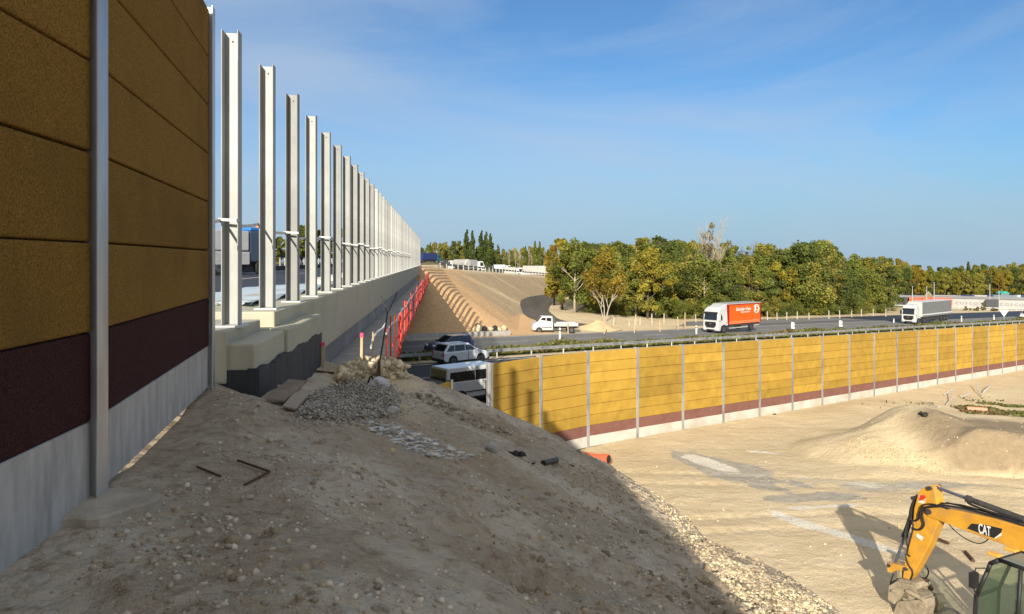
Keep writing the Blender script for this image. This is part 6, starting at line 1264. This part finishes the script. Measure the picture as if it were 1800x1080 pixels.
# drain pipes
pa, pb = Vector((3.2, 37.6, -9.72)), Vector((4.85, 36.6, -9.66)); pa = at(1008, 800, 36.6); pb = at(1070, 808, 35.4); d = pb-pa
t = thing('drain_pipe', 'thick orange drain pipe sticking out behind the mound at the barrier foot', 'pipe', pa)
mb = MB(); mb.tube([(0, 0, 0), (pb-pa)*.82], .20, 20); mb.build('pipe', M_PIPE, t); mb = MB(); mb.tube([(pb-pa)*.82, (pb-pa)], .245, 20); c_ = mb.build('socket', M_PIPE, t); mb = MB(); dd = (pb-pa).normalized(); mb.tube([(pb-pa)+dd*.002, (pb-pa)+dd*.006], .20, 20); mb.build('opening', M_BLACK, c_)
q1, q2 = ground_at(1700, 723, 30), ground_at(1727, 725, 30); q2 = Vector((q1.x+1.15, q1.y-.5, q1.z)); t = thing('drain_pipe', 'short pale orange pipe lying on the sand near the green patch', 'pipe', q1+Vector((0, 0, .15))); mb = MB(); mb.tube([(0, 0, 0), (q2-q1)], .16, 16); mb.build('pipe', M_PIPEL, t); mb = MB(); mb.tube([(q2-q1), (q2-q1)*1.01], .12, 16); mb.build('opening', M_BLACK, t)
tube_thing('hose_piece', [(955, 818, .03), (978, 814, .03)], .05, M_BLACK, 'short black pipe piece on the mound right of the whitish lump', 'pipe')
tube_thing('steel_bar', [(346, 823, .01), (388, 840, .01)], .007, M_RUST, 'thin rusty bar lying on the path left of the bent one', 'bar', 6)
tube_thing('steel_bar', [(418, 814, .02), (474, 836, .02), (430, 856, .01)], .009, M_RUST, 'bent rusty bar lying like an arrowhead on the path', 'bar', 6)
tube_thing('steel_bar', [(548, 655, .03), (586, 659, .03)], .02, M_RUST, 'dark bar lying before the coated wing wall', 'bar', 6)
for k, (pts, lab) in enumerate([([(1625, 711, .1), (1650, 720, .15)], 'straight white strip on the sand, leftmost'), ([(1660, 696, .1), (1676, 692, .35)], 'white strip curling up from the sand'), ([(1664, 714, .1), (1672, 706, .2), (1675, 696, .45)], 'white strip bent upward right of the leftmost one'), ([(1690, 701, .1), (1708, 694, .15)], 'small white strip left of the forked one'), ([(1719, 683, .55), (1717, 690, .2), (1727, 700, .1)], 'forked white strip standing in the sand'), ([(1728, 693, .1), (1737, 690, .4), (1743, 682, .25)], 'white strip bow right of the forked one')]):
    tube_thing('plastic_strip', pts, .04, M_PLASTW, lab, 'strip', 6, y0=30, group='white plastic strips in the sand')
for k, (x, y, x2, y2, lab) in enumerate([(1648, 958, 1640, 972, 'x')][:0]): pass
tube_thing('timber_piece', [(1697, 974, .05), (1711, 990, .05)], .06, M_RUST, 'dark timber scrap on the sand above the excavator cab', 'timber', 6, y0=15)
tube_thing('timber_piece', [(1645, 953, .12), (1668, 962, .12)], .05, M_RUST, 'thin dark timber beside the pale slab behind the excavator arm', 'timber', 6, y0=15)
# bags, cardboard, strips on the mound
def sack(x, y, w_, h_, m, label, seed, name='plastic_bag', loops=True):
    q = ground_at(x, y, 6); k = q.y/FP; t = thing(name, label, 'bag', q, 0); g = np.random.default_rng(seed); n = 18; vs = []
    for j in range(9):
        for i in range(n):
            a = 2*math.pi*i/n; th = math.pi*j/8; rr_ = math.sin(th)**.7*(1+.22*math.sin(3*a+j*.8+seed)+.12*math.sin(7*a+j)); vs.append((w_*k*.5*rr_*math.cos(a), w_*k*.32*rr_*math.sin(a), h_*k*(.5-.5*math.cos(th))*(1+.3*math.cos(a+seed))-.02))
    mb = MB(); mb.add(vs, [(j*n+i, j*n+(i+1) % n, (j+1)*n+(i+1) % n, (j+1)*n+i) for j in range(8) for i in range(n)]); mb.build('sack', m, t, smooth=False)
    if loops: mb = MB(); mb.tube([(-w_*k*.42+w_*k*.3*(i/8), -.05, h_*k*(.45+.75*math.sin(math.pi*i/8))) for i in range(9)], .018, 6); mb.build('strap', M_BLACK, t)
    return t
sack(664, 686, 40, 20, M_PLASTW, 'crumpled white bag with black strap on top of the grey gravel heap', 1)
sack(636, 645, 24, 8, M_PLASTW, 'flat white bag at the foot of the wooden stake', 2, loops=False); sack(520, 680, 11, 7, M_PLASTW, 'small white crumpled wrapper against the coated wall', 5, loops=False)
def board(pts, th, m, label, name='cardboard_sheet'):
    Q = [ground_at(x, y, 6)+Vector((0, 0, dz)) for x, y, dz in pts]; o0 = Q[0]; mb = MB(); Z = Vector((0, 0, th)); mb.add([q-o0 for q in Q]+[q-o0+Z for q in Q], [(3, 2, 1, 0), (4, 5, 6, 7)]+[(i, (i+1) % 4, (i+1) % 4+4, i+4) for i in range(4)]); o = mb.build(name, m); o.location = o0; return tag(o, label, 'sheet')
board([(466, 708, .03), (500, 716, .05), (540, 694, .16), (508, 688, .14)], .02, M_CARD, 'brown torn board lying against the grey gravel heap, upper one')
board([(497, 722, .03), (520, 726, .02), (547, 703, .10), (524, 700, .10)], .02, mat('pale_board', (.30, .245, .19), rough=.9), 'paler torn board lying against the grey gravel heap, lower one')
q = ground_at(498, 700, 6); mb = MB(); mb.tube([(-.06, 0, .16), (-.05, 0, .08), (.0, -.02, .03), (.09, -.05, .02)], .022, 6); o = mb.build('foam_strip', mat('pinkish', (.42, .30, .30), rough=.8)); o.location = q; tag(o, 'curved pinkish strip standing beside the torn boards', 'strip')
# rubble at the foot of the far embankment
g = random.Random(9)
for k in range(15):
    px = 838+g.uniform(0, 54); q = ground_at(px, 584+g.uniform(-5, 4), 60); s_ = g.uniform(.3, .62); o = stones('broken_block', np.array([(0, 0, 0.)]), np.array([s_]), M_LUMP if g.random() < .65 else M_CLOD, 80+k); o.location = (q.x, q.y, q.z+s_*.3)
    tag(o, 'broken pale or dark block in the pile at the foot of the far embankment', 'block', 'broken blocks at the embankment foot')
cs = thing('retaining_kerb', 'low pale concrete kerb wall at the foot of the embankment beside the far road', 'kerb', road_loc(50, 70.4)); mb = MB(); o0 = Vector(road_loc(50, 70.4))
for s in range(0, 54, 4): mb.bar(Vector(road_loc(s, 70.4, .25))-o0, Vector(road_loc(s+4, 70.4, .25))-o0, .5, .62)
mb.build('kerb', M_CONC, cs)
# heap by the dirt track, green tufts on the site
V, T = [], []
def tuft(): 
    while True:
        x = 38+g.gauss(0, 3.2); y = 54+g.gauss(0, 1.8)
        if fbm(np.array([x]), np.array([y]), .35, 4, 51)[0] > .05: return (x, y, gz(x, y)+g.uniform(0, .10))
tag(leaf_field('weed_patch', 3200, tuft, .15, M_GRASS), kind='stuff')
q = ground_at(1050, 580, 60); mb = MB(); n = 24; vs = []
for j in range(9):
    for i in range(n): a = 2*math.pi*i/n; f = j/8; r_ = 3.4*f*(1+.08*math.sin(3*a)+.05*math.sin(7*a)); vs.append((r_*math.cos(a), r_*math.sin(a)*.7, 1.25*(1-f)**.9*(1+.1*math.sin(5*a+j))-.08))
mb.add(vs, [(j*n+i, j*n+(i+1) % n, (j+1)*n+(i+1) % n, (j+1)*n+i) for j in range(8) for i in range(n)]); o = mb.build('sand_heap', mat('heap_sand', (.56, .42, .25), (.48, .36, .21), rough=.95, scale=1.5, bump=.3), smooth=True); o.location = q; tag(o, 'conical sand heap between the flatbed truck and the first survey stake', 'heap')
